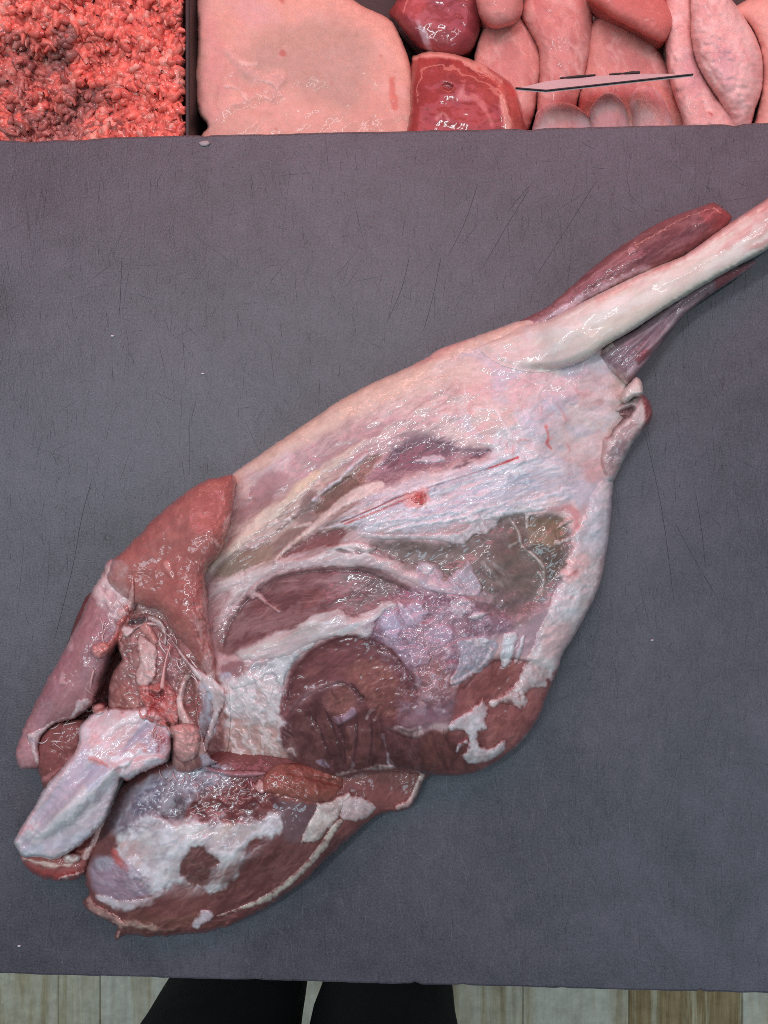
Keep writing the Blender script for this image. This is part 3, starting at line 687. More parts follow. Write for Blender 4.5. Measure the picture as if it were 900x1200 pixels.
# mauve shiny membrane M
th.paint([(450, 704), (480, 690), (505, 690), (545, 698), (585, 712), (600, 735), (565, 748), (548, 775), (530, 812), (545, 830), (500, 842), (470, 835), (462, 795), (440, 760), (425, 748), (436, 720)], (152, 120, 132), a=.93, f=7, rag=5, fib=(20, 2, 3, .15), wet=.9, spk=1)
th.paint([(440, 715), (470, 712), (490, 740), (485, 780), (462, 770), (438, 745)], (160, 138, 156), a=.7, f=10, wet=.95, spk=1)
th.paint([(485, 775), (510, 770), (530, 790), (525, 830), (490, 840), (478, 810)], (148, 100, 98), a=.8, f=10, rag=4, wet=.8, spk=.8)
th.paint([(465, 690), (500, 695), (535, 702), (530, 710), (500, 708)], (142, 96, 112), a=.8, f=5, wet=.95, spk=1)
th.paint([(540, 700), (570, 700), (585, 720), (560, 728), (535, 718)], (140, 112, 116), a=.7, f=6)
th.paint([(466, 704), (478, 718), (488, 732)], (222, 214, 220), a=.85, f=1.5, w=[1, 1.8, 1.2], up=.6)
th.paint([(440, 718), (452, 712), (462, 716), (470, 730), (460, 740), (446, 738)], (186, 178, 196), a=.6, f=6, spk=1)
for P in ([(528, 700), (535, 708), (545, 706), (548, 715)], [(530, 710), (536, 716), (544, 712)], [(480, 770), (488, 790), (490, 808)], [(524, 760), (530, 780), (524, 796)], [(515, 832), (525, 838), (530, 846)]):
    th.paint(P, (216, 204, 206), a=.6, f=1.4, w=1.1, up=.3)
# translucent blue-grey patches
th.paint([(298, 778), (330, 768), (352, 768), (340, 788), (325, 802), (300, 800), (285, 790)], (158, 160, 164), a=.85, f=4, rag=3, wet=.95, spk=.8)
th.paint([(262, 780), (282, 776), (290, 790), (285, 800), (268, 802), (258, 795)], (140, 96, 98), a=.8, f=4, wet=.9)
th.paint([(258, 790), (270, 788), (275, 800), (262, 802)], (180, 178, 190), a=.8, f=3)
# white connective paddle, lower left
th.paint([(240, 880), (250, 855), (262, 838), (252, 800), (275, 795), (295, 785), (312, 790), (326, 803), (332, 830), (338, 855), (350, 890), (338, 898), (300, 898), (262, 898)], (214, 206, 206), a=.95, f=6, rag=4, up=1.2, uf=8)
th.paint([(255, 885), (260, 862), (275, 845), (300, 850), (318, 852), (330, 870), (338, 890), (300, 892), (270, 892)], (192, 146, 134), a=.9, f=7, rag=6, rags=9, fib=(60, 2, 5, .3), up=-.8)
th.paint([(268, 888), (290, 882), (310, 890), (330, 890), (320, 896), (280, 897)], (214, 182, 164), a=.8, f=4, rag=4, rags=5, up=1, wet=.9)
th.paint([(282, 850), (290, 866), (296, 880)], (216, 180, 166), a=.7, f=3, w=[1, 2.5, 2], up=.5)
# cut muscle P: outer lobe, inner lobe, dark lower muscle with its recess shade in the colour
th.paint([(330, 845), (336, 800), (350, 778), (368, 760), (396, 748), (418, 745), (442, 751), (462, 765), (477, 784), (488, 808), (486, 832), (465, 852), (440, 850), (400, 850)], (126, 76, 78), a=.97, f=3, rag=2.5, up=-1.0, uf=12, wet=.75)
th.paint([(345, 785), (368, 764), (396, 752), (420, 749), (442, 756), (458, 768)], (104, 60, 60), a=.7, f=5, w=6)
th.paint([(405, 785), (430, 772), (455, 782), (470, 805), (468, 835), (450, 838), (430, 820), (415, 800)], (152, 98, 88), a=.75, f=7, rag=4, fib=(-40, 3, 3, .3), wet=.9, spk=1)  # lighter colour stands in for wet glints on the cut face
th.paint([(345, 800), (370, 785), (400, 782)], (140, 88, 84), a=.6, f=3, w=2, wet=.9, spk=1)
th.paint([(338, 836), (350, 816), (372, 804), (398, 797), (414, 806), (424, 824), (416, 836), (400, 846), (385, 842), (358, 838)], (130, 86, 86), a=.9, f=3, rag=2, up=.9, uf=8)
th.paint([(342, 830), (358, 814), (380, 804), (398, 800)], (150, 116, 120), a=.8, f=4, w=[2, 4, 4, 3])
th.paint([(385, 812), (405, 806), (416, 822), (404, 836), (388, 832)], (150, 98, 90), a=.7, f=4, spk=1, wet=.9)  # glint patch of the inner lobe, also painted lighter
th.paint([(412, 802), (420, 812), (430, 822)], (70, 40, 40), a=.7, f=2, w=[.6, 1.6, 1], up=-.8, uf=3)
th.paint([(328, 862), (338, 840), (354, 828), (371, 823), (384, 834), (392, 846), (404, 846), (418, 837), (424, 827), (437, 834), (448, 847), (466, 859), (486, 864), (505, 857), (526, 861), (548, 870), (582, 876), (560, 900), (520, 912), (450, 906), (400, 912), (350, 900), (334, 880)], (102, 62, 63), a=.97, f=4, rag=3, rags=14, fib=(80, 4, 5, .12), up=-.8, uf=20, wet=.55)
for P, w, q in (([(350, 836), (364, 852), (376, 872), (382, 892)], [2, 6, 7, 3], (120, 78, 74)), ([(374, 832), (388, 856), (396, 892)], [2, 5, 3], (112, 72, 68)), ([(404, 850), (410, 872), (408, 898)], [2, 4.5, 3], (114, 70, 64)), ([(424, 836), (427, 866), (422, 898)], [2, 5, 4], (110, 68, 62)), ([(440, 850), (444, 872), (440, 896)], [2, 4, 3], (106, 66, 60)), ([(500, 868), (504, 884), (500, 900)], [6, 10, 5], (108, 66, 60))):
    th.paint(P, q, a=.75, f=4, w=w, rag=1.5, fib=(78, 5, 3, .3), up=.5, uf=4)
for P in ([(360, 830), (374, 854), (388, 890)], [(380, 830), (394, 862), (402, 896)], [(397, 850), (404, 872), (404, 894)], [(418, 842), (418, 868), (414, 895)], [(434, 842), (436, 868), (432, 896)]):
    th.paint(P, (66, 38, 38), a=.75, f=1.6, w=[.6, 1.5, .8], rag=.8, up=-.5)
th.paint([(340, 850), (356, 846), (372, 870), (380, 896), (350, 894), (336, 872)], (112, 74, 72), a=.6, f=8, fib=(50, 3, 4, .4))
th.paint([(388, 842), (402, 838), (414, 830), (417, 838), (404, 846), (396, 850)], (170, 140, 156), a=.9, f=1.5, rag=1, up=1)
th.paint([(370, 892), (380, 890), (386, 900), (376, 898)], (176, 158, 178), a=.9, f=1.5, rag=1, up=.6)
th.paint([(449, 862), (453, 880), (458, 898)], (178, 162, 170), a=.85, f=1.2, w=[.6, 1.2, 2.5], up=.5)
th.paint([(396, 908), (420, 903), (450, 899), (466, 899)], (190, 172, 168), a=.8, f=1.4, w=[1, 1.6, 2.5, 1], up=.8)
th.paint([(410, 888), (414, 896), (410, 902)], (170, 150, 160), a=.8, f=1.2, w=1.2)
th.paint([(430, 842), (434, 834), (440, 830)], (196, 186, 186), a=.7, f=1, w=.9, wet=1)
th.paint([(340, 880), (345, 885)], (200, 160, 160), a=.8, f=2, w=[3, 3], up=.8)
# mauve right lower muscle and red edge muscle
th.paint([(464, 818), (480, 824), (520, 832), (545, 832), (536, 850), (520, 848), (500, 852), (480, 856), (466, 850)], (146, 108, 116), a=.9, f=4, rag=3, wet=.8)
th.paint([(466, 852), (480, 856), (492, 854)], (206, 190, 188), a=.9, f=1.4, w=[1, 2.4, 1], up=.6)
th.paint([(535, 808), (556, 784), (588, 770), (622, 774), (654, 786), (646, 815), (634, 842), (608, 872), (572, 902), (530, 910), (520, 880), (528, 848)], (150, 90, 88), a=.95, f=4, rag=3, fib=(-50, 3, 5, .15), up=-1.5, uf=6)
th.paint([(560, 800), (585, 778), (610, 782), (600, 800), (575, 815)], (160, 96, 88), a=.6, f=6, wet=.9, spk=.6)
th.paint([(520, 860), (545, 880), (560, 905), (520, 912), (500, 890)], (112, 66, 62), a=.8, f=9)
th.paint([(580, 835), (600, 832), (595, 850), (580, 860)], (166, 104, 94), a=.6, f=5, spk=.5)
th.paint([(500, 862), (530, 858), (534, 885), (510, 895)], (118, 72, 66), a=.6, f=7)
th.paint([(598, 738), (640, 740), (625, 762), (600, 772), (590, 768)], (176, 150, 158), a=.8, f=6, wet=.8)
JT = [(515, 410), (615, 374), (715, 385), (735, 440), (728, 520), (690, 560), (600, 548), (540, 500), (500, 470)]
UP = [(272, 556), (400, 470), (515, 412), (540, 500), (460, 510), (400, 556), (330, 600), (250, 668), (262, 600)]
# show-through and film
th.mottle(JT, (198, 168, 168), .4, 26, -20, 1.6, .12, .35).mottle(JT, (230, 222, 218), .5, 22, -35, 1.8, .12, .35, up=.4).mottle(JT, (206, 156, 154), .22, 10, -30, 2.5, .28, .2).mottle(JT, (190, 196, 212), .45, 26, 10, 1.3, .2, .2)
th.mottle(UP, (168, 134, 132), .4, 12, -36, 4, .16, .3).mottle(UP, (228, 214, 206), .45, 9, -36, 4.5, .2, .2, up=.25)
th.mottle([(246, 678), (300, 600), (400, 556), (440, 590), (404, 630), (330, 660)], (112, 86, 80), .55, 7, -36, 5, .12, .3).mottle([(246, 678), (300, 600), (400, 556), (440, 590), (404, 630), (330, 660)], (206, 188, 178), .4, 6, -37, 7, .25, .2, up=.2)
th.mottle([(390, 615), (440, 580), (560, 545), (640, 530), (672, 585), (560, 606), (470, 622)], (150, 158, 172), .6, 8, -20, 4, .1, .3).mottle([(390, 615), (440, 580), (560, 545), (640, 530), (672, 585), (560, 606), (470, 622)], (238, 238, 242), .7, 6, -20, 6, .12, .25, up=.3)
th.mottle([(432, 640), (515, 640), (600, 604), (664, 612), (650, 692), (585, 722), (520, 682)], (98, 84, 80), .4, 12, 10, 2, .1, .35).mottle([(432, 640), (515, 640), (600, 604), (664, 612), (650, 692), (585, 722), (520, 682)], (160, 148, 142), .35, 8, 15, 3, .28, .2)
th.mottle([(262, 750), (300, 690), (420, 664), (484, 692), (420, 724), (300, 752)], (92, 60, 62), .6, 10, -22, 3, .08, .35).mottle([(262, 750), (300, 690), (420, 664), (484, 692), (420, 724), (300, 752)], (160, 132, 134), .4, 6, -20, 5, .2, .2)
MM = [(445, 706), (505, 690), (600, 730), (560, 760), (530, 830), (470, 835), (462, 790), (430, 748)]
th.mottle(MM, (118, 84, 96), .55, 12, 25, 1.6, .1, .3).mottle(MM, (196, 180, 192), .35, 7, 40, 1.6, .18, .2, up=.3)
th.mottle([(332, 850), (400, 800), (470, 850), (590, 868), (560, 900), (400, 908), (340, 890)], (70, 40, 40), .6, 10, 75, 2, .08, .35)
th.mottle([(335, 830), (370, 752), (440, 748), (488, 806), (460, 850)], (92, 54, 55), .5, 11, -30, 2.4, .1, .3)
th.mottle([(540, 805), (590, 770), (654, 786), (630, 845), (572, 900), (530, 880)], (108, 60, 58), .6, 14, -50, 2, .08, .35).mottle([(540, 805), (590, 770), (654, 786), (630, 845), (572, 900)], (186, 130, 120), .3, 6, -50, 3, .25, .2)
th.mottle([(240, 880), (262, 800), (312, 788), (335, 850), (340, 892)], (176, 146, 142), .6, 9, 60, 1.5, .1, .3, up=-.5).mottle([(240, 880), (262, 800), (312, 788), (335, 850), (340, 892)], (238, 232, 230), .6, 7, 60, 2, .15, .2, up=.8)
# fascia fibres
th.hair(JT, 260, [(234, 216, 212), (226, 196, 194), (206, 170, 170), (212, 206, 214)], L=(8, 30), w=(.5, 1.6), ang=lambda x, y: -28 + (x - 600) * .25, jit=30, a=.5, up=.12, bend=.25, soft=1.2)
th.hair(JT, 40, [(236, 226, 224), (214, 160, 158)], L=(10, 28), w=(.8, 2.2), ang=60, jit=40, a=.6, up=.35, bend=.3, soft=1.4)
th.hair(UP, 420, [(228, 208, 200), (214, 190, 186), (182, 148, 146), (196, 166, 162)], L=(12, 46), w=(.4, 1.2), ang=lambda x, y: -38 + (x - 260) * .05, jit=8, a=.5, up=.08)
th.hair([(440, 565), (460, 522), (520, 512), (574, 526), (520, 548)], 90, [(176, 150, 156), (96, 70, 80), (200, 180, 182)], L=(6, 24), w=(.3, .9), ang=-28, jit=14, a=.6, up=.1)
th.hair([(366, 600), (380, 580), (436, 532), (448, 540), (418, 580), (390, 600)], 60, [(176, 150, 138), (112, 84, 76)], L=(6, 22), w=(.3, .8), ang=-50, jit=14, a=.55)
th.hair([(246, 678), (300, 600), (400, 556), (440, 590), (404, 630), (330, 660)], 320, [(214, 198, 188), (196, 176, 166), (128, 100, 92), (150, 112, 106)], L=(14, 60), w=(.3, 1.1), ang=lambda x, y: -36 + (x - 330) * .07, jit=7, a=.55, up=.1)
th.hair([(390, 615), (440, 580), (560, 545), (640, 530), (672, 585), (560, 606), (470, 622)], 300, [(238, 238, 240), (206, 210, 220), (176, 184, 198), (220, 200, 196)], L=(14, 60), w=(.4, 1.4), ang=lambda x, y: -20 + (x - 500) * .03, jit=7, a=.55, up=.14)
th.hair([(432, 640), (515, 640), (600, 604), (664, 612), (650, 692), (585, 722), (520, 682)], 150, [(150, 134, 128), (160, 150, 142), (84, 70, 64)], L=(6, 34), w=(.25, .7), ang=lambda x, y: 5 + (x - 540) * .5, jit=22, a=.5, bend=.25, up=.08)
th.hair([(262, 750), (300, 690), (420, 664), (484, 692), (420, 724), (300, 752)], 170, [(160, 126, 126), (184, 156, 156), (100, 66, 68)], L=(10, 44), w=(.25, .7), ang=lambda x, y: -30 + (x - 280) * .22, jit=10, a=.5, up=.05, bend=.2)
th.hair(MM, 420, [(192, 172, 184), (172, 146, 158), (126, 94, 106)], L=(2, 10), w=(.3, .9), ang=30, jit=60, a=.5, up=.16)
th.hair([(405, 780), (440, 768), (480, 800), (475, 840), (440, 845), (415, 805)], 200, [(176, 120, 106), (100, 58, 56), (190, 140, 124)], L=(3, 10), w=(.3, .8), ang=-42, jit=18, a=.55, up=.22)
th.hair([(335, 830), (370, 760), (440, 750), (410, 795), (360, 812)], 90, [(146, 96, 90), (90, 50, 50)], L=(8, 34), w=(.3, .7), ang=-28, jit=12, a=.5, up=.1)
th.hair([(380, 815), (405, 806), (416, 824), (402, 838), (386, 834)], 60, [(176, 124, 112), (110, 68, 64)], L=(3, 8), w=(.3, .7), ang=-30, jit=20, a=.5, up=.18)
th.hair([(332, 850), (400, 846), (560, 862), (560, 900), (400, 908), (340, 890)], 130, [(124, 80, 74), (78, 44, 44)], L=(8, 34), w=(.3, .9), ang=78, jit=14, a=.45, up=.06)
th.hair([(540, 805), (590, 770), (654, 786), (630, 845), (572, 900), (530, 880)], 150, [(176, 112, 102), (126, 70, 66), (186, 132, 122)], L=(5, 24), w=(.3, .8), ang=-48, jit=22, a=.4, up=.06)
th.hair([(240, 880), (262, 800), (312, 788), (335, 850), (340, 892)], 200, [(236, 230, 228), (216, 196, 190), (180, 150, 146)], L=(4, 16), w=(.4, 1.0), ang=55, jit=30, a=.4, up=.1, bend=.1)
th.hair([(244, 700), (290, 670), (300, 690), (258, 740)], 50, [(226, 214, 210), (160, 126, 122)], L=(12, 36), w=(.4, 1.2), ang=-45, jit=14, a=.6, up=.15)
for P_, am_, sc_ in ((JT, 1.1, 15), (MM, .7, 7), ([(432, 640), (515, 640), (600, 604), (664, 612), (650, 692), (585, 722), (520, 682)], .7, 12), ([(330, 850), (340, 780), (415, 745), (490, 810), (590, 870), (540, 905), (350, 900)], .6, 9), (UP, .7, 13)):
    th.h += am_ * fbm(th.U, th.V, sc_, 2, 60 + sc_, FA, 1.6) * ss(-10, 10, th.sdf(catmull(P_, 4), (slice(None), slice(None))))
EDGE = [(274, 560), (330, 520), (400, 473), (470, 438), (512, 414), (548, 402), (612, 380)]
th.paint(EDGE, (224, 196, 174), a=.7, f=9, rag=5, rags=20, w=[5, 12, 17, 16, 12, 9, 5], wet=.7)
th.paint([(345, 522), (400, 486), (470, 452), (520, 440), (560, 440)], (222, 204, 190), a=.55, f=12, w=[6, 12, 16, 16, 10], rag=6, rags=24)
th.paint([(488, 428), (505, 418), (522, 408), (545, 400)], (216, 158, 152), a=.5, f=5, w=[2, 5, 4, 2], rag=3)
# crisp streaks and edges over the films
FIB = (-36, 6, 2.5, .35)
th.paint([(284, 592), (300, 580), (318, 572), (316, 590), (296, 604), (280, 612)], (158, 122, 122), a=.75, f=6, fib=(-30, 5, 3, .4))
th.paint([(294, 574), (312, 556), (336, 556), (330, 572), (308, 580)], (182, 142, 146), a=.7, f=6, fib=(-25, 4, 3, .4))
th.paint([(350, 604), (352, 586), (366, 574), (374, 590), (372, 612), (356, 616)], (142, 120, 116), a=.85, f=5, fib=(-40, 5, 3, .3))
th.paint([(368, 602), (374, 588), (390, 572), (410, 560), (420, 566), (408, 580), (388, 596)], (126, 98, 88), a=.9, f=2.5, fib=(-35, 5, 3, .25), up=-.8)
th.paint([(252, 672), (268, 656), (292, 646), (318, 640), (314, 660), (280, 674)], (146, 126, 110), a=.8, f=4, fib=(-22, 5, 3, .3))
th.paint([(320, 640), (342, 622), (362, 616), (346, 634), (326, 650)], (140, 116, 110), a=.8, f=4, fib=FIB)
th.paint([(247, 669), (258, 652), (274, 639), (292, 622), (308, 608), (326, 595), (342, 583), (364, 563), (396, 538), (428, 516)], (222, 206, 190), a=.92, f=3.5, rag=3, rags=6, w=[1.5, 4, 6, 6, 7, 7, 6, 5, 4, 2], fib=(-38, 7, 2.5, .4), up=.9, uf=4, ragang=-38, ragst=3)
th.paint([(340, 580), (356, 567), (372, 554)], (228, 208, 178), a=.7, f=4, w=[3, 5, 3], fib=FIB)
th.paint([(312, 616), (324, 612), (338, 608)], (224, 214, 210), a=.95, f=1.6, w=[1, 2.6, 1.2], up=.6)
th.paint([(284, 636), (310, 628), (338, 620), (362, 614)], (206, 192, 184), a=.85, f=1.2, w=[.6, 1.2, 1.2, .8], up=.4)
th.paint([(322, 656), (342, 636), (364, 619), (386, 600), (408, 584), (428, 575), (446, 568)], (228, 214, 206), a=.95, f=1.8, rag=1.5, rags=5, w=[.8, 1.5, 2.4, 4, 6, 7, 5], fib=(-34, 7, 2.5, .25), up=.9, uf=2.5)
th.paint([(364, 589), (378, 576), (394, 564), (412, 548), (430, 533)], (214, 204, 210), a=.95, f=1.5, w=[.8, 1.8, 2, 1.6, .8], up=.9, uf=2.5)
th.paint([(330, 652), (350, 638), (376, 626), (400, 620), (402, 628), (380, 644), (350, 654)], (134, 88, 88), a=.9, f=2, rag=2, rags=5, fib=(-28, 6, 3, .2), up=-.8)
for k in range(7):
    y0 = 684 + k * 2.6; th.paint([(245, y0), (262, y0 - 4 - k * 1.2), (284, 668 + k * 2.2)], (228, 218, 214), a=.8, f=1.1, rag=.6, w=[.5, 1.1, .7], up=.5)
th.paint([(446, 545), (470, 526), (500, 517), (532, 524), (520, 538), (480, 550)], (112, 82, 92), a=.6, f=5, rag=4, rags=7, fib=(-28, 4, 3, .4))
th.paint([(486, 540), (500, 535), (516, 533), (522, 538), (506, 542)], (206, 192, 198), a=.85, f=1.4, rag=1.5, rags=4, up=.5)
th.paint([(538, 543), (556, 536), (574, 528)], (96, 78, 88), a=.8, f=.8, w=[.4, .8, .5], up=-.4)
th.paint([(400, 612), (440, 595), (466, 583), (488, 576)], (116, 60, 62), a=.9, f=.8, rag=.3, w=.7, up=-.3)
th.paint([(404, 614), (450, 596), (476, 585), (488, 581)], (186, 92, 90), a=.85, f=1.0, rag=.3, w=.9)
th.paint([(500, 572), (540, 559), (574, 548)], (140, 122, 132), a=.8, f=.8, rag=.3, w=.6, up=-.3)
th.paint([(572, 549), (590, 542.5), (607, 536)], (192, 72, 74), a=.95, f=.9, rag=.3, w=[.6, 1.1, 1.3])
th.paint([(472, 584), (482, 576), (496, 572), (504, 582), (498, 594), (482, 594)], (216, 150, 142), a=.7, f=4, rag=4, rags=5)
th.paint([(540, 612), (570, 606), (600, 600), (636, 596)], (232, 232, 234), a=.8, f=2, rag=2, rags=4, w=[1, 2.5, 3, 2], up=.8)
th.paint([(452, 624), (480, 616), (520, 610), (548, 604)], (230, 230, 232), a=.8, f=1.6, rag=1.5, rags=4, w=[1, 2, 2, 1], up=.6)
th.paint([(468, 634), (500, 636), (540, 644), (600, 640), (596, 648), (540, 652), (480, 646)], (120, 100, 94), a=.5, f=5, fib=(4, 6, 3, .4))
# dark rims paint crease shade where one muscle dips under the next
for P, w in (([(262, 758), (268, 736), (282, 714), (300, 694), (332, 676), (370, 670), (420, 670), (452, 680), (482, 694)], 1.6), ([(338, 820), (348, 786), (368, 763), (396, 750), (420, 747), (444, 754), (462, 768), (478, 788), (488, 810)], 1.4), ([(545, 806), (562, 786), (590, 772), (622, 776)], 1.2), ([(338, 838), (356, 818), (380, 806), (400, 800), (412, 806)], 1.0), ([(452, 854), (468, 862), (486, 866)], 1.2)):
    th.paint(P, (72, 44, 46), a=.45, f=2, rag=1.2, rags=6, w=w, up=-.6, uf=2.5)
# crisp film scraps on the mauve membrane
for k, (P, c_) in enumerate([([(470, 716), (486, 708), (500, 716), (492, 730), (476, 732)], (196, 184, 202)), ([(500, 740), (520, 732), (532, 742), (520, 754), (504, 752)], (186, 168, 188)), ([(446, 726), (462, 722), (470, 738), (456, 748)], (190, 180, 200)), ([(528, 706), (544, 700), (552, 712), (540, 722), (530, 718)], (210, 198, 204)), ([(476, 760), (496, 756), (504, 772), (486, 780)], (176, 152, 168)), ([(560, 690), (580, 700), (572, 708), (556, 700)], (172, 152, 158))]):
    th.paint(P, c_, a=.6, f=1.6, rag=3, rags=5, up=.4, wet=1, spk=1)
thigh = th.build('thigh', M_MEAT, leg)

def patch(name, P, c, t, R=6, mat=None, parent=thigh, on=(th,), rag=1.5, rags=6, fib=None, lump=(.5, 9), wet=.75, spk=0, label=None, S=.9, lift=0, then=None, tint=.06, edge=4.0, thin=.25, hairs=40):
    s = Sheet(P, S=S, base=c, rag=rag, rags=rags)
    s.sd = np.minimum(s.sd, np.max([p.sample(s.U, s.V)[1] for p in on], 0) - .6)   # stay on the tissue below
    s.drape(on, t * .75, R * 1.5, sink=.1, lift=lift)
    s.lump(lump[0], lump[1], 3, *((fib[0], fib[1]) if fib else ()))
    s.mottle([tuple(q) for q in s.P[::4]], tuple(np.array(c) * .78), .4, 7, (fib[0] if fib else 30), (3 if fib else 1.4), .15, .25, up=-.12, f=3)
    s.tint(.04, 12); s.tint(tint, 3.5, 3, *((fib[0], fib[1]) if fib else ()))
    s.wet[:] = wet; s.spk[:] = spk
    if then: then(s)
    if hairs:
        s.hair(P, hairs, [tuple(np.clip(np.array(c) + q, 0, 255)) for q in (14, -14, -30)], L=(5, 22), w=(.3, .9), ang=(fib[0] if fib else -26), jit=(10 if fib else 50), a=.5, up=.15, bend=.25)
    if edge > 0:   # thin rims let the tissue below show through
        top = np.full(s.U.shape, -1e9, np.float32); cb = s.col.copy()
        for p in on:
            h_, sd_ = p.sample(s.U, s.V); z_ = np.where(sd_ > 0, h_, -1e8); g = z_ > top
            cb = np.where(g[..., None], p.sample_col(s.U, s.V), cb); top = np.where(g, z_, top)
        n_ = fbm(s.U, s.V, 4, 3, s.seed + 3, *((fib[0], fib[1]) if fib else ())) ; n2 = fbm(s.U, s.V, 5 if fib else 10, 3, s.seed + 4, *((fib[0], 6) if fib else ()))
        al_ = np.clip(ss(-edge * .3, edge, s.sd + n_ * edge * .9) * (1 - thin * np.clip(.5 + 1.2 * n2, 0, 1)), 0, 1)[..., None]
        s.col = s.col * al_ + cb * (1 - al_)
    o = s.build(name, mat or M_FAT, parent)
    if label: o['label'] = label
    return s
# fat strips and flakes lying on the thigh
patch('fat_strip', [(418, 623), (460, 626), (500, 625), (522, 624), (545, 621), (552, 610), (560, 601), (567, 607), (584, 600), (586, 612), (572, 625), (556, 628), (545, 638), (530, 638), (514, 634), (490, 632), (455, 633), (425, 630)], (220, 214, 216), 1.1, 5, thin=.4)
def e1(s):
    s.paint([(330, 664), (370, 660), (430, 660), (500, 686)], (190, 178, 182), a=.5, f=4, w=3)
    s.paint([(385, 642), (410, 640), (440, 641)], (232, 222, 218), a=.9, f=2, w=3, up=1)
    s.paint([(382, 648), (396, 645), (412, 648)], (110, 90, 88), a=.7, f=1, w=.8, up=-.6)
    s.paint([(418, 647), (440, 648)], (120, 100, 100), a=.7, f=1, w=.8, up=-.6)
patch('fat_strip', [(243, 684), (262, 680), (288, 666), (316, 656), (342, 648), (366, 641), (395, 636), (420, 634), (440, 640), (440, 648), (468, 657), (498, 667), (515, 680), (541, 691), (530, 695), (500, 690), (480, 682), (460, 673), (430, 666), (400, 665), (360, 665), (330, 669), (310, 676), (290, 692), (272, 712), (258, 736), (250, 741), (247, 730), (256, 714), (268, 697), (258, 696), (244, 702)], (220, 208, 206), 1.2, 7, fib=(-24, 4), then=e1, rag=2.4, thin=.7, edge=5)
patch('fat_strip', [(270, 765), (280, 756), (300, 751), (320, 740), (345, 733), (365, 720), (385, 716), (400, 713), (412, 722), (425, 716), (440, 712), (447, 705), (458, 702), (466, 711), (452, 718), (442, 728), (437, 742), (430, 751), (410, 746), (385, 748), (360, 758), (340, 768), (310, 773), (285, 773)], (214, 212, 210), 1.5, 6, thin=.55, edge=5, fib=(-22, 4), rag=2.4, rags=7, lump=(1.0, 8), wet=.75,
      then=lambda s: (s.paint([(290, 765), (330, 750), (370, 735)], (196, 200, 190), a=.7, f=5, w=4, fib=(-22, 5, 3, .4)), s.paint([(385, 730), (410, 732), (430, 735)], (198, 200, 206), a=.6, f=4, w=4)))
patch('membrane', [(484, 664), (494, 657), (510, 659), (518, 668), (521, 677), (525, 676), (527, 661), (530, 670), (540, 664), (550, 655), (556, 670), (566, 688), (560, 699), (545, 698), (530, 697), (505, 693), (490, 685)], (188, 176, 186), 1.2, 4, rag=1.5, wet=.95, spk=.9, fib=(50, 2),
      then=lambda s: s.paint([(488, 664), (500, 660), (508, 664), (500, 672)], (216, 214, 216), a=.8, f=2, up=.6))
patch('fat_flake', [(546, 724), (556, 717), (575, 716), (570, 722), (556, 727)], (212, 202, 204), 1.0, 3)
patch('membrane', [(533, 752), (548, 746), (562, 743), (574, 746), (586, 754), (580, 768), (570, 783), (552, 794), (538, 802), (528, 804), (527, 795), (534, 785), (538, 768)], (174, 170, 180), .8, 4, rag=2, rags=5, wet=.95, spk=.7, lump=(.9, 6),
      then=lambda s: (s.paint([(545, 750), (562, 747), (574, 752), (560, 758)], (214, 214, 216), a=.9, f=2.5, rag=3, rags=4, up=.8), s.paint([(576, 762), (565, 780), (545, 795), (530, 800)], (214, 206, 210), a=.85, f=2, w=2, up=.6), s.paint([(532, 790), (528, 800)], (224, 216, 214), a=.9, f=2, w=3, up=.8)))
patch('fat_flake', [(588, 746), (596, 741), (607, 742), (604, 760), (599, 778), (590, 783), (586, 772)], (214, 218, 220), 2, 4, wet=.8)
patch('fat_flake', [(611, 746), (616, 744), (613, 760), (606, 776), (602, 777), (606, 760)], (214, 214, 218), 1.5, 3, wet=.8)
# the long seam of fat down the right edge
def seam(s):
    s.paint([(690, 575), (708, 580), (712, 640), (700, 650), (688, 625)], (200, 204, 210), a=.7, f=8)
    s.paint([(660, 660), (680, 650), (690, 660), (672, 680), (660, 680)], (228, 186, 182), a=.8, f=5)
    s.paint([(666, 676), (676, 668)], (196, 110, 108), a=.7, f=1.5, w=1.4)
    s.paint([(640, 735), (665, 730), (672, 750), (650, 770), (635, 765)], (220, 186, 184), a=.7, f=9)
    s.paint([(650, 690), (680, 690), (675, 720), (650, 725)], (224, 226, 228), a=.7, f=8)
    s.paint([(672, 700), (680, 694), (688, 684)], (170, 160, 160), a=.6, f=1.5, w=1, up=-.6)
    s.paint([(700, 662), (696, 690), (684, 715)], (236, 232, 226), a=.6, f=5, w=4)
    s.paint([(604, 802), (590, 818), (575, 828)], (222, 204, 200), a=.8, f=4, w=5)
    s.paint([(608, 812), (612, 828)], (190, 150, 144), a=.6, f=1.5, w=1, up=-.5)
    s.paint([(676, 624), (690, 616), (700, 628), (690, 645), (676, 640)], (206, 210, 216), a=.7, f=4, wet=.9)
patch('fat_seam', [(684, 604), (700, 566), (717, 566), (716, 600), (711, 640), (704, 678), (702, 700), (691, 708), (688, 722), (673, 744), (663, 764), (656, 788), (648, 801), (642, 796), (640, 806), (626, 806), (618, 812), (619, 824), (610, 832), (601, 826), (588, 825), (577, 830), (572, 822), (588, 813), (604, 800), (612, 781), (624, 760), (631, 736), (639, 720), (648, 692), (656, 678), (648, 680), (660, 662), (668, 645), (668, 634), (652, 640), (650, 634), (668, 626)], (222, 214, 212), 2.6, 12, thin=.3, edge=6, rag=2, rags=9, lump=(1.2, 12), then=seam)
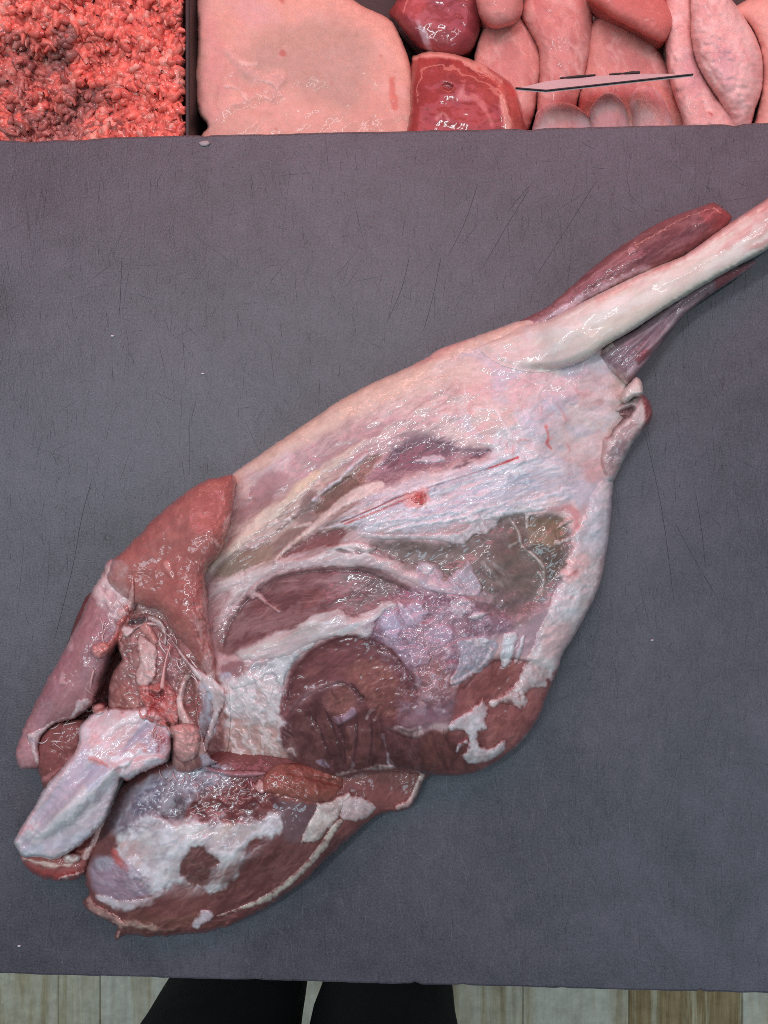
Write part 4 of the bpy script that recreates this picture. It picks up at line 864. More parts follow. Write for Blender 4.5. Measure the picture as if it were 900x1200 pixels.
patch('fat_piece', [(525, 850), (534, 842), (550, 832), (560, 824), (566, 817), (570, 826), (573, 832), (570, 845), (572, 855), (562, 858), (563, 872), (575, 877), (590, 867), (593, 877), (580, 889), (560, 896), (547, 894), (541, 885), (548, 875), (548, 862), (540, 857), (528, 857)], (220, 214, 216), 3.5, 7, rag=1.2,
      then=lambda s: (s.paint([(558, 872), (552, 886)], (180, 170, 174), a=.5, f=2, w=1, up=-.5), s.paint([(560, 850), (570, 830)], (206, 184, 186), a=.6, f=3, w=2)))
patch('fat_flake', [(533, 880), (538, 870), (547, 866), (549, 871), (541, 875), (537, 883)], (206, 194, 198), 2, 3)
patch('blood_spot', [(481, 583), (488, 577), (495, 575), (500, 582), (499, 590), (491, 592), (484, 589)], (190, 84, 80), .8, 4, mat=M_MEAT, wet=.8, spk=.6, lump=(.7, 4), rag=2.2, rags=4, edge=5,
      then=lambda s: s.paint([(488, 582), (494, 586)], (220, 130, 122), a=.8, f=1.5, w=1.6, up=.8))
patch('membrane', [(627, 412), (640, 409), (660, 411), (676, 412), (682, 420), (676, 428), (658, 431), (642, 427), (634, 420)], (226, 200, 198), 1.3, 4, rag=1, then=lambda s: s.paint([(655, 419), (668, 419)], (200, 130, 126), a=.7, f=1.5, w=.8))
patch('fat_flake', [(652, 620), (656, 612), (668, 606), (672, 610), (660, 618)], (214, 186, 180), 1.4, 3)
patch('fat_flake', [(614, 604), (620, 600), (632, 602), (622, 606), (620, 616), (616, 620)], (214, 204, 198), 1.2, 3)
patch('fat_flake', [(289, 696), (296, 686), (306, 678), (310, 681), (302, 690), (308, 698), (318, 708), (330, 716), (326, 718), (312, 710), (302, 702), (294, 702)], (206, 176, 174), 1.2, 3, rag=1.2)
patch('white_gristle', [(318, 772), (335, 766), (352, 757), (370, 752), (366, 760), (350, 768), (336, 790), (332, 806), (326, 800), (318, 790), (300, 800), (282, 806), (262, 806), (260, 800), (280, 792), (300, 786)], (212, 212, 212), .9, 3, rag=2.5, rags=5, wet=.9, spk=.4)
def melt(s, on, edge, P=None):
    """rim colour runs into the tissue it grows from (only inside P when given)"""
    top = np.full(s.U.shape, -1e9, np.float32); cb = s.col.copy()
    for p in on:
        h_, sd_ = p.sample(s.U, s.V); z_ = np.where(sd_ > 0, h_, -1e8); g = (z_ > top) & (sd_ > 0)
        cb = np.where(g[..., None], p.sample_col(s.U, s.V), cb); top = np.where(g, z_, top)
    a_ = ss(0, edge, s.sd + fbm(s.U, s.V, 7, 3, s.seed) * edge * .6)
    if P is not None:
        k = ss(-8, 8, sd_poly(catmull(P, 4), s.U, s.V)); a_ = 1 - k * (1 - a_)
    s.col = s.col * a_[..., None] + cb * (1 - a_)[..., None]
def fuse(s, on, k=9.0):
    """smooth union with the tissue the piece grows out of"""
    hb, sb = on.sample(s.U, s.V); w = ss(0, 14, sb); b = s.h.copy()
    u = .5 * (b + hb + np.sqrt((b - hb) ** 2 + k * k)) - .5 * (np.sqrt((b - hb) ** 2 + k * k) - np.abs(b - hb)) * ss(12, 0, s.sd)
    s.h = (b * (1 - w) + np.maximum(u, hb + .3) * w).astype(np.float32)
    n = fbm(s.U, s.V, 9, 3, s.seed + 12) * 5
    tc = np.where(sb > 0, ss(-4, 9, b - hb + n), 1.0); tc = 1 - w * (1 - tc); tc = tc[..., None]
    s.col = s.col * tc + on.sample_col(s.U, s.V) * (1 - tc)
# ---- shank: bone and the muscles either side
sm = Sheet([(598, 384), (640, 360), (662, 342), (700, 309), (740, 280), (780, 257), (820, 242), (837, 237), (848, 245), (858, 256), (838, 276), (802, 300), (762, 320), (702, 348), (640, 385)], S=1.15, base=(124, 76, 76), rag=.8)
sm.dome([(610, 380, 24), (650, 355, 36), (700, 330, 38), (840, 250, 26)], 32, zm=.45, z0=4).lump(.6, 14, 3, -33, 4).lump(.2, 5, 2, -33, 4).tint(.08, 6, 3, -33, 7)
sm.paint([(600, 384), (640, 362), (690, 322), (730, 296), (700, 330), (650, 372)], (164, 122, 128), a=.8, f=8, fib=(-36, 5, 4, .3))
sm.paint([(630, 382), (670, 358), (710, 335), (760, 312)], (212, 200, 208), a=.9, f=5, w=[4, 6, 5, 2], fib=(-30, 8, 3, .3), up=.8)
sm.paint([(700, 330), (740, 306), (775, 285)], (160, 122, 126), a=.7, f=3, w=[1, 2, 1])
sm.paint([(740, 300), (780, 275), (830, 262), (800, 292), (760, 312)], (104, 62, 66), a=.8, f=6)
sm.paint([(820, 245), (838, 240), (856, 256), (840, 270), (828, 262)], (168, 72, 70), a=.7, f=5)
sm.paint([(735, 290), (742, 288), (744, 293), (737, 298)], (196, 160, 162), a=.7, f=2, up=.6)
sm.paint([(770, 262), (800, 250), (830, 242)], (142, 88, 90), a=.7, f=4, w=3)
sm.hair([tuple(p) for p in sm.P], 160, [(160, 112, 114), (96, 54, 58), (190, 160, 162)], L=(10, 50), w=(.3, .8), ang=-33, jit=6, a=.4, up=.08)
sm.mottle([tuple(q) for q in sm.P[::4]], (92, 52, 56), .5, 8, -33, 4, .08, .35).mottle([tuple(q) for q in sm.P[::4]], (166, 118, 120), .4, 6, -33, 5, .2, .25)
fuse(sm, th, 6)
sm.build('shank_muscle', M_MEAT, leg)
lm = Sheet([(700, 420), (716, 398), (740, 388), (775, 362), (815, 335), (850, 317), (884, 305), (882, 313), (862, 326), (832, 346), (802, 370), (778, 400), (757, 427), (737, 451), (726, 444)], S=1.15, base=(140, 114, 120))
lm.dome([(740, 420, 32), (800, 360, 26), (880, 308, 24)], 22, zm=.5, z0=2).lump(.8, 8, 2, -38, 6).tint(.08, 5, 3, -38, 8)
for a, b, c, w in (((735, 440), (800, 362), (180, 160, 164), 2.5), ((728, 425), (790, 360), (112, 84, 92), 3), ((750, 425), (830, 345), (104, 70, 76), 3.5), ((740, 405), (800, 350), (170, 146, 152), 2), ((735, 446), (775, 400), (150, 124, 130), 2)):
    lm.paint([a, ((a[0] + b[0]) / 2 + 2, (a[1] + b[1]) / 2), b], c, a=.85, f=2, w=[w, w, w * .4], up=(.7 if c[0] > 140 else -.7), rag=1)
lm.paint([(840, 325), (860, 316), (884, 306), (866, 324), (840, 340)], (140, 62, 68), a=.7, f=4)
lm.paint([(742, 420), (756, 408), (762, 412), (750, 424)], (150, 80, 88), a=.8, f=3)
lm.hair([tuple(p) for p in lm.P], 120, [(180, 156, 160), (100, 72, 80), (130, 80, 86)], L=(12, 50), w=(.3, .9), ang=-42, jit=7, a=.5, up=.12)
melt(lm, (th,), 10, [(690, 380), (730, 390), (738, 420), (742, 456), (715, 456), (690, 420)])
lm.build('shank_muscle', M_MEAT, leg)
bo = Sheet([(560, 402), (588, 388), (616, 380), (642, 375), (700, 345), (760, 316), (802, 299), (840, 272), (862, 257), (900, 232), (940, 204), (975, 178), (1005, 172), (1022, 190), (1018, 216), (995, 232), (965, 246), (930, 268), (900, 292), (862, 313), (822, 336), (778, 363), (742, 387), (712, 404), (690, 420), (660, 432), (620, 436), (580, 424)], S=1.2, base=(226, 222, 206), rag=.5)
bo.dome([(580, 400, 14), (620, 396, 30), (660, 392, 45), (700, 375, 47), (800, 320, 40), (900, 262, 37), (1000, 200, 36)], 15, zm=.58, z0=0).lump(.5, 30, 3, -30, 3).lump(.12, 6, 2, -30, 4).tint(.03, 14, 3, -30, 4)
bo.paint([(700, 350), (760, 320), (802, 303), (840, 276), (862, 261), (900, 238), (960, 195)], (212, 150, 150), a=.75, f=3, w=[1, 2.5, 3, 5, 6, 8, 9], fib=(-32, 5, 4, .3))
bo.paint([(842, 298), (868, 276), (900, 258), (950, 220)], (200, 138, 134), a=.75, f=4, w=[2, 5, 9, 8], fib=(-30, 6, 4, .5))
bo.paint([(640, 388), (700, 368), (760, 340), (800, 322)], (230, 228, 218), a=.6, f=8, w=[5, 9, 9, 6])
bo.paint([(600, 402), (640, 404), (690, 402)], (226, 212, 190), a=.6, f=6, w=7)
bo.paint([(575, 404), (600, 396), (620, 384), (635, 380), (620, 408), (590, 415)], (224, 198, 190), a=.8, f=9)
bo.paint([(700, 352), (730, 338), (752, 330)], (220, 186, 180), a=.7, f=3, w=2.5, fib=(-30, 4, 3, .5))
bo.paint([(725, 396), (780, 366), (840, 330), (905, 292)], (216, 200, 192), a=.7, f=4, w=3)
bo.paint([(800, 330), (850, 305), (900, 275)], (228, 214, 204), a=.7, f=7, w=8)
bo.hair([tuple(p) for p in bo.P], 160, [(236, 232, 220), (214, 204, 188), (222, 190, 182)], L=(14, 60), w=(.3, 1.0), ang=-30, jit=6, a=.4, up=.06)
fuse(bo, th)
k_ = (ss(628, 748, bo.U - .3 * (bo.V - 400) + 26 * fbm(bo.U, bo.V, 22, 3, 8, -30, 2)))[..., None]; bo.col = bo.col * k_ + (th.sample_col(bo.U, bo.V) * .55 + np.array((222, 206, 196)) * .45) * (1 - k_)
bo.mottle([tuple(q) for q in bo.P[::4]], (212, 190, 178), .45, 12, -31, 4, .12, .3).mottle([tuple(q) for q in bo.P[::4]], (232, 234, 226), .5, 9, -31, 5, .15, .25).mottle([(700, 355), (762, 318), (860, 258), (1000, 170), (1020, 230), (900, 292), (870, 300), (900, 250), (800, 305)], (196, 130, 124), .55, 7, -32, 5, .12, .25, up=.2)
bo.build('shank_bone', M_BONE, leg)

# ---- torn knee flap on the right
kn = Sheet([(704, 512), (712, 492), (720, 478), (735, 468), (750, 462), (760, 468), (765, 482), (762, 494), (752, 506), (740, 522), (728, 545), (717, 566), (704, 560)], base=(206, 186, 182), S=1.0)
kn.dome(30, 16, zm=.4, z0=0).lump(.6, 8).tint(.06, 5)
kn.paint([(752, 462), (762, 468), (766, 484), (760, 500), (752, 506), (757, 488)], (126, 58, 60), a=.95, f=2, rag=1)
kn.paint([(708, 508), (714, 488), (730, 480), (742, 478), (734, 492), (722, 500), (714, 512)], (92, 52, 54), a=.95, f=2, rag=1.5, up=-8, uf=4, wet=.9)
kn.paint([(716, 496), (728, 486), (738, 484)], (160, 106, 108), a=.8, f=2, w=2, up=2)
kn.paint([(712, 540), (722, 516), (736, 516), (728, 540), (718, 548)], (146, 132, 136), a=.85, f=4)
kn.paint([(726, 548), (742, 522), (754, 506)], (216, 208, 204), a=.9, f=2, w=[2, 2, 1.5], up=.8)
kn.hair([tuple(p) for p in kn.P], 60, [(226, 210, 204), (170, 130, 130)], L=(6, 24), w=(.3, 1), ang=-55, jit=14, a=.5, up=.15)
melt(kn, (th,), 9, [(690, 500), (712, 490), (722, 520), (718, 580), (690, 580)])
kn.mottle([tuple(q) for q in kn.P[::4]], (150, 110, 110), .5, 7, -55, 2.5, .08, .3)
knee = kn.build('knee_flap', M_MEAT, leg)
ta = Sheet([(728, 468), (732, 456), (740, 446), (746, 442), (752, 448), (753, 462), (742, 466), (734, 472)], base=(222, 206, 198), S=1.0); ta.dome(36, 8, zm=.6, z0=4).lump(.5, 6); ta.build('tendon_end', M_FAT, leg)

# ---- rump lobe lying below
ru = Sheet([(98, 1026), (100, 1004), (112, 974), (128, 940), (150, 912), (185, 892), (240, 876), (330, 874), (420, 886), (498, 904), (497, 915), (482, 944), (468, 950), (455, 952), (440, 957), (425, 969), (405, 986), (380, 1010), (355, 1035), (320, 1058), (290, 1075), (260, 1088), (230, 1094), (200, 1097), (165, 1097), (146, 1096), (138, 1103), (133, 1096), (136, 1086), (122, 1078), (106, 1070), (96, 1057), (104, 1047)], base=(118, 71, 69), rag=2.2, rags=8)
ru.dome([(150, 1020, 40), (250, 990, 52), (330, 940, 50), (420, 920, 34), (480, 915, 22), (300, 1050, 34), (200, 1070, 34), (200, 920, 48)], 62, zm=.36).lump(1.2, 35).lump(.5, 11).lump(.15, 4)
ru.tint(.08, 7, 3, -38, 4)
ru.paint([(180, 1050), (260, 1060), (340, 1010), (400, 960), (350, 960), (300, 990), (280, 1030)], (122, 76, 72), a=.8, f=10, fib=(-40, 5, 5, .3), wet=.7)
ru.paint([(290, 1010), (310, 985), (340, 978), (370, 988), (350, 1010), (310, 1040), (285, 1045)], (112, 72, 72), a=.7, f=6, fib=(-38, 6, 4, .2))
ru.paint([(222, 930), (260, 920), (310, 920), (322, 945), (300, 962), (270, 968), (235, 966), (215, 950)], (112, 56, 54), a=.95, f=6, rag=5, wet=.85, spk=.6)
ru.paint([(322, 940), (345, 930), (370, 935), (372, 960), (355, 985), (335, 985), (326, 965)], (112, 88, 92), a=.9, f=5, wet=1, spk=.7)
ru.paint([(140, 985), (128, 960), (145, 935), (165, 915), (190, 905), (230, 895), (262, 900), (270, 920), (240, 925), (215, 945), (190, 960), (160, 972)], (150, 142, 152), a=.9, f=7, rag=6, fib=(-50, 2, 4, .25), wet=.95, spk=.7)
ru.paint([(155, 945), (172, 920), (192, 915), (185, 940), (165, 955)], (120, 118, 140), a=.8, f=6, wet=1, spk=1)
ru.paint([(205, 900), (235, 895), (250, 915), (225, 930), (210, 925)], (176, 172, 182), a=.7, f=6, rag=4, wet=.95, spk=.6, up=.8)
ru.paint([(140, 940), (132, 970), (118, 985), (130, 950)], (92, 66, 68), a=.8, f=6)
ru.paint([(136, 1000), (142, 978), (160, 962), (185, 955), (205, 966), (225, 963), (260, 962), (285, 962), (305, 958), (315, 952), (328, 956), (331, 968), (320, 980), (302, 982), (287, 992), (284, 1012), (278, 1028), (262, 1040), (246, 1048), (235, 1042), (215, 1033), (200, 1038), (182, 1048), (165, 1044), (150, 1030)], (214, 212, 212), a=.97, f=4, rag=5, rags=9, fib=(-30, 3, 6, .12), up=1.5, uf=6, wet=.8)
ru.paint([(205, 970), (240, 966), (265, 968), (262, 985), (230, 985)], (218, 212, 196), a=.7, f=8)
ru.paint([(150, 995), (165, 985), (180, 1000), (172, 1020), (156, 1015)], (206, 184, 180), a=.7, f=9)
ru.paint([(264, 968), (285, 968), (300, 968), (290, 985), (270, 992)], (196, 176, 158), a=.6, f=7, rag=4)
for k in range(9):
    x = 172 + k * 7; ru.paint([(x, 1015 - k * 1.5), (x + 10, 1000 - k * 1.5), (x + 22, 988 - k * 1.5)], (232, 232, 232) if k % 2 else (196, 196, 202), a=.6, f=1.8, w=1.2, up=.3)
def HOLE():
    ru.paint([(211, 1014), (221, 998), (235, 991), (248, 1003), (257, 1011), (248, 1020), (244, 1034), (229, 1037), (216, 1029)], (118, 78, 74), a=.95, f=2.5, rag=3.5, rags=7, up=-1.8, uf=5)
    Q = [(211, 1014), (235, 991), (257, 1011), (240, 1037), (216, 1029)]; ru.mottle(Q, (84, 48, 48), .6, 7, -40, 2, .05, .3).hair(Q, 40, [(156, 110, 104), (86, 50, 50), (186, 150, 146)], L=(4, 16), w=(.3, .8), ang=-40, jit=14, a=.5, up=.15)
ru.paint([(189, 955), (200, 942), (212, 936), (219, 948), (212, 960), (200, 964)], (92, 78, 80), a=.95, f=3, rag=2, up=-2.5, uf=5, wet=1, spk=.5)
ru.paint([(104, 1016), (118, 1004), (142, 1008), (158, 1018), (176, 1034), (172, 1050), (142, 1056), (114, 1048)], (152, 132, 146), a=.92, f=6, rag=3, wet=.9)
ru.paint([(112, 1010), (122, 1004), (134, 1008), (130, 1018), (116, 1020)], (172, 172, 182), a=.7, f=4)
ru.paint([(158, 1030), (170, 1034), (178, 1044), (168, 1046)], (120, 96, 108), a=.8, f=3, up=-1)
ru.paint([(134, 998), (142, 1010), (148, 1016)], (196, 92, 88), a=.85, f=4, w=[3, 5, 3], wet=.9)
ru.paint([(140, 990), (155, 985), (165, 1000), (152, 1010)], (206, 160, 154), a=.6, f=6)
ru.paint([(114, 1050), (130, 1058), (150, 1062), (170, 1058), (190, 1046)], (206, 200, 204), a=.9, f=3, w=[2, 5, 5, 4, 3], fib=(15, 4, 3, .3), up=1)
ru.paint([(160, 1068), (200, 1075), (240, 1070), (200, 1090), (150, 1085)], (120, 80, 68), a=.8, f=7)
ru.paint([(138, 1080), (160, 1084), (190, 1090), (206, 1088)], (206, 182, 166), a=.85, f=2.5, w=[3, 4, 3, 1], up=.8)
ru.paint([(305, 908), (345, 896), (402, 900), (400, 925), (370, 940), (330, 935), (312, 928)], (146, 86, 76), a=.9, f=5, rag=3, fib=(10, 4, 4, .2))
ru.paint([(402, 905), (440, 905), (488, 908), (470, 945), (440, 945), (425, 930)], (136, 84, 80), a=.9, f=5, fib=(-50, 4, 4, .3))
ru.paint([(420, 975), (400, 990), (380, 1010), (425, 960), (450, 950)], (124, 72, 68), a=.7, f=6)
ru.paint([(330, 905), (370, 912), (400, 920)], (78, 42, 40), a=.6, f=2, w=1.5, up=-1.5)
RW = [(140, 985), (200, 958), (330, 955), (285, 1015), (240, 1044), (165, 1044)]
ru.mottle(RW, (176, 160, 164), .55, 12, -35, 1.8, .1, .3, up=-.4).mottle(RW, (236, 236, 240), .6, 8, -40, 3, .12, .25, up=.4)
ru.mottle([(135, 965), (190, 905), (270, 895), (230, 945), (160, 978)], (96, 84, 92), .6, 9, -50, 1.5, .05, .3).mottle([(135, 965), (190, 905), (270, 895), (230, 945), (160, 978)], (206, 204, 212), .55, 7, -50, 1.6, .15, .2, up=.4)
ru.mottle([(225, 930), (320, 912), (320, 955), (235, 968)], (80, 36, 38), .7, 9, 20, 1.3, .05, .3).mottle([(225, 925), (320, 905), (320, 950), (235, 962)], (176, 128, 126), .5, 6, 20, 1.5, .25, .15, up=.5)
ru.mottle([(150, 1060), (300, 1000), (400, 955), (430, 960), (330, 1055), (230, 1095), (140, 1090)], (82, 46, 44), .6, 12, -38, 3, .08, .35).mottle([(150, 1060), (300, 1000), (400, 955), (430, 960), (330, 1055), (230, 1095), (140, 1090)], (156, 108, 102), .35, 6, -40, 4, .22, .2)
ru.mottle([(104, 1016), (150, 1008), (178, 1036), (140, 1056)], (186, 172, 186), .5, 9, 30, 2, .12, .25, up=.3)
ru.hair([(180, 1050), (300, 1000), (400, 950), (420, 970), (330, 1050), (230, 1092), (150, 1090)], 260, [(146, 96, 90), (96, 56, 54), (166, 118, 112)], L=(8, 40), w=(.3, .8), ang=lambda x, y: -40 + (y - 1020) * .35, jit=9, a=.45, up=.08)
ru.hair([(140, 980), (200, 960), (330, 955), (285, 1015), (240, 1044), (165, 1044)], 240, [(234, 234, 236), (186, 188, 198), (220, 206, 200)], L=(6, 28), w=(.3, 1.0), ang=-42, jit=16, a=.45, up=.1, bend=.1)
HOLE()
ru.hair([(135, 960), (190, 905), (270, 895), (225, 945), (160, 975)], 160, [(190, 188, 198), (120, 112, 124), (210, 206, 212)], L=(4, 18), w=(.3, 1), ang=-50, jit=30, a=.5, up=.22, bend=.3)
ru.hair([(225, 930), (320, 915), (320, 950), (235, 966)], 120, [(140, 76, 72), (84, 40, 40), (170, 120, 116)], L=(3, 14), w=(.3, .8), ang=10, jit=60, a=.5, up=.2)
ru.hair([(104, 1016), (150, 1008), (178, 1036), (140, 1056)], 60, [(186, 170, 184), (120, 100, 112)], L=(6, 26), w=(.3, .9), ang=40, jit=30, a=.5, up=.12)
ru.hair([(402, 905), (488, 908), (470, 945), (425, 940)], 70, [(160, 104, 98), (100, 58, 56)], L=(6, 24), w=(.3, .8), ang=-52, jit=10, a=.5, up=.1)
rump = ru.build('rump_lobe', M_MEAT, leg)
pr = dict(parent=rump, on=(ru,))
patch('fat_strip', [(352, 986), (360, 966), (370, 948), (372, 940), (386, 938), (398, 932), (410, 928), (412, 936), (404, 948), (396, 960), (386, 972), (372, 986), (360, 988)], (220, 214, 206), 2.2, 5, rag=1, **pr)
patch('fat_strip', [(403, 962), (396, 974), (386, 990), (368, 1012), (344, 1035), (318, 1056), (292, 1064), (262, 1074), (250, 1074), (280, 1063), (308, 1050), (334, 1032), (358, 1010), (376, 986), (388, 968), (396, 960)], (204, 198, 184), 1.6, 4, rag=.8, **pr)
patch('fat_piece', [(396, 940), (410, 932), (424, 934), (442, 945), (436, 955), (424, 962), (408, 962), (398, 958)], (206, 190, 188), 2.0, 5, wet=.9, spk=.3, then=lambda s: s.paint([(392, 960), (399, 964)], (190, 84, 78), a=.8, f=2, w=3), **pr)
patch('fat_rim', [(482, 926), (488, 914), (492, 904), (499, 906), (498, 918), (492, 934), (484, 946), (474, 950), (464, 950), (462, 944), (470, 940), (478, 936)], (216, 190, 182), 2.5, 4, rag=.8, **pr)
patch('fat_piece', [(229, 1074), (236, 1066), (248, 1068), (251, 1074), (246, 1080), (238, 1084), (232, 1090), (224, 1084)], (212, 198, 204), 1.6, 4, wet=.8, **pr)
patch('fat_frill', [(100, 1053), (104, 1048), (114, 1060), (128, 1068), (142, 1076), (152, 1086), (142, 1090), (140, 1102), (133, 1096), (137, 1086), (122, 1079), (104, 1070)], (202, 158, 148), 2.4, 5, rag=2, rags=5, **pr)
patch('fat_flake', [(285, 921), (290, 916), (288, 924), (281, 925), (278, 922)], (206, 160, 156), 1.5, 3, rag=.4, **pr)
patch('fat_flake', [(303, 912), (309, 916), (312, 928), (306, 931), (298, 926), (299, 918)], (200, 160, 156), 2, 3, rag=1, **pr)
patch('fat_flake', [(323, 930), (336, 926), (346, 928), (350, 934), (340, 932), (326, 934)], (206, 166, 154), 1.5, 3, rag=1, **pr)
patch('meat_strip', [(308, 912), (320, 898), (345, 894), (380, 900), (402, 906), (398, 926), (386, 938), (366, 940), (340, 934), (318, 930), (306, 926)], (148, 88, 76), 4, 10, mat=M_MEAT, rag=1.5, lump=(1.2, 12), **pr)
patch('membrane', [(228, 890), (244, 896), (264, 902), (290, 902), (312, 904), (306, 910), (280, 912), (256, 908), (238, 902)], (168, 120, 128), 4, 5, mat=M_MEAT, rag=1, wet=.8, **pr)

# ---- hollow of the hip: deep meat, hip muscle, left lobe, flank flap, pelvic bone
pit = Sheet([(100, 700), (150, 690), (230, 690), (262, 780), (262, 900), (200, 925), (120, 900), (70, 880), (60, 830)], base=(104, 58, 58)); pit.dome(9, 20, zm=.3).lump(1, 12).tint(.1, 8); pitm = pit.build('hollow_lining', M_MEAT, leg)
hi = Sheet([(127, 822), (127, 805), (133, 786), (142, 773), (138, 760), (136, 742), (138, 716), (156, 698), (200, 698), (236, 735), (256, 780), (268, 810), (266, 880), (240, 900), (205, 905), (196, 850), (172, 838), (150, 838), (128, 836)], base=(146, 102, 98))
hi.dome([(150, 790, 36), (150, 715, 30), (200, 715, 32), (200, 790, 42), (240, 850, 50), (170, 830, 42)], 14, zm=.62, z0=0).lump(1, 16).lump(.4, 6).tint(.08, 6).tint(.1, 14)
hi.paint([(132, 815), (145, 800), (160, 815), (165, 828), (140, 832)], (156, 100, 92), a=.8, f=4, rag=4, rags=5, up=1)
hi.paint([(184, 752), (205, 755), (216, 785), (206, 800), (190, 790)], (156, 110, 112), a=.7, f=7)
hi.paint([(218, 792), (228, 800), (234, 826), (230, 850), (220, 835), (216, 812)], (128, 92, 86), a=.95, f=3, up=-3, uf=5, wet=.8)
hi.paint([(232, 798), (246, 806), (256, 830), (250, 860), (238, 866), (232, 850), (236, 826)], (186, 196, 206), a=.95, f=4, rag=2, wet=.9)
hi.paint([(228, 868), (246, 866), (248, 880), (232, 884)], (164, 126, 120), a=.9, f=4)
hi.paint([(234, 884), (250, 884), (258, 896), (238, 898)], (188, 176, 190), a=.9, f=4)
hi.hair([tuple(p) for p in hi.P], 180, [(186, 144, 138), (116, 72, 70), (200, 168, 162)], L=(5, 24), w=(.3, .9), ang=70, jit=35, a=.45, up=.15, bend=.25)
th_h, th_s = th.sample(hi.U, hi.V); k_ = ss(226, 258, hi.U) * (th_s > 2); hi.h = (hi.h * (1 - k_) + (th_h + 1.2) * k_).astype(np.float32)
HP = [tuple(q) for q in hi.P[::4]]
hi.mottle(HP, (112, 68, 66), .6, 10, 70, 1.6, .05, .35, up=-.6).mottle(HP, (206, 168, 162), .45, 7, 65, 2, .2, .2, up=.5)
melt(hi, (th,), 9, [(240, 780), (280, 795), (280, 900), (236, 892), (250, 850)])
hip = hi.build('hip_muscle', M_MEAT, leg)
ll = Sheet([(130, 655), (118, 676), (108, 692), (98, 714), (84, 745), (62, 785), (40, 825), (23, 865), (18, 886), (22, 899), (38, 901), (50, 896), (46, 872), (62, 850), (88, 842), (110, 826), (113, 814), (119, 796), (124, 783), (127, 772), (132, 764), (140, 752), (147, 736), (158, 716), (172, 700), (160, 668)], base=(168, 120, 122), rag=1.6)
ll.dome([(130, 690, 34), (80, 790, 42), (40, 870, 30), (110, 780, 46), (150, 700, 42)], 28, zm=.52).lump(.8, 20).lump(.25, 6).tint(.05, 10, 3, -55, 3)
ll.paint([(105, 740), (125, 700), (140, 730), (118, 790), (92, 800)], (160, 124, 130), a=.7, f=12)
ll.paint([(60, 790), (90, 745), (70, 810), (30, 880)], (176, 124, 136), a=.6, f=10)
ll.paint([(112, 690), (125, 665), (140, 675), (158, 712), (140, 725), (120, 712)], (206, 182, 182), a=.85, f=6, rag=5, fib=(60, 3, 4, .35))
ll.paint([(122, 700), (128, 690), (136, 706), (132, 718)], (226, 206, 200), a=.9, f=3, up=1)
for a, b in (((82, 748), (82, 760)), ((72, 788), (74, 800))): ll.paint([a, b], (206, 168, 168), a=.9, f=1.5, w=[1, 2.5], up=.5)
ll.paint([(108, 822), (118, 790), (128, 780), (120, 828)], (186, 140, 138), a=.8, f=4)
ll.hair([tuple(p) for p in ll.P], 260, [(190, 146, 148), (146, 98, 104), (206, 176, 178)], L=(8, 40), w=(.3, .9), ang=-58, jit=16, a=.35, up=.06)
ll.hair([(105, 690), (130, 660), (160, 710), (135, 740)], 70, [(224, 202, 200), (190, 150, 150)], L=(6, 26), w=(.3, 1), ang=65, jit=24, a=.55, up=.2, bend=.25)
LP = [tuple(q) for q in ll.P[::4]]
ll.mottle(LP, (142, 92, 98), .45, 16, -58, 2.5, .08, .35).mottle(LP, (190, 150, 156), .4, 10, -58, 3, .18, .25).mottle([(105, 690), (130, 655), (165, 705), (140, 740)], (228, 208, 204), .6, 7, 60, 2.2, .08, .25, up=.5)
lob = ll.build('side_muscle', M_MEAT, leg)
pl = dict(parent=lob, on=(ll,))
patch('fat_flake', [(82, 708), (87, 701), (95, 697), (102, 698), (98, 704), (90, 708), (84, 712)], (222, 196, 194), 5, 4, rag=.4, lift=-8, **pl)
patch('connective_fat', [(30, 860), (36, 857), (50, 852), (66, 843), (84, 838), (88, 822), (100, 818), (112, 822), (112, 838), (100, 850), (84, 858), (66, 860), (56, 866), (52, 880), (46, 896), (38, 890), (36, 874)], (214, 200, 198), 2.0, 5, rag=2, rags=5, wet=.7, then=lambda s: s.paint([(36, 866), (44, 872)], (160, 140, 160), a=.8, f=2, w=2), **pl)
ul = Sheet([(46, 866), (62, 848), (90, 842), (104, 846), (98, 880), (78, 904), (56, 926), (49, 918), (44, 895)], base=(134, 80, 77), rag=1.6); ul.dome(28, 18, zm=.4).lump(1, 9).tint(.12, 6); ul.paint([(50, 915), (70, 900), (85, 885)], (190, 130, 130), a=.8, f=3, w=2); ul.build('side_muscle', M_MEAT, leg)

fl = Sheet([(274, 557), (258, 559), (240, 563), (225, 571), (205, 586), (181, 607), (160, 630), (138, 650), (128, 664), (126, 684), (146, 704), (166, 711), (186, 716), (200, 738), (216, 757), (228, 774), (240, 790), (256, 806), (255, 778), (249, 748), (244, 722), (243, 700), (241, 680), (243, 664), (255, 655), (265, 632), (271, 606), (275, 584)], base=(164, 104, 97), rag=1.8, rags=6)
fl.dome([(255, 575, 46), (180, 640, 46), (250, 640, 56), (150, 690, 46), (225, 740, 60), (250, 790, 62)], 30, zm=.5, z0=0).lump(1, 22).lump(.3, 7).tint(.05, 12).tint(.06, 5, 3, -50, 4)
fl.paint([(240, 565), (270, 560), (270, 600), (245, 640), (225, 610)], (170, 100, 92), a=.7, f=14)
fl.paint([(200, 640), (236, 650), (236, 720), (215, 730), (190, 690)], (166, 96, 90), a=.6, f=14)
fl.paint([(228, 700), (244, 700), (252, 750), (246, 780), (226, 760)], (156, 88, 86), a=.7, f=8)
fl.paint([(126, 662), (140, 654), (150, 668), (146, 700), (128, 690)], (214, 186, 182), a=.8, f=6, rag=5, fib=(70, 3, 4, .4))
fl.paint([(236, 775), (246, 762), (250, 780), (256, 806), (240, 792)], (216, 190, 188), a=.85, f=4, rag=3, fib=(65, 3, 3, .3), up=.6)
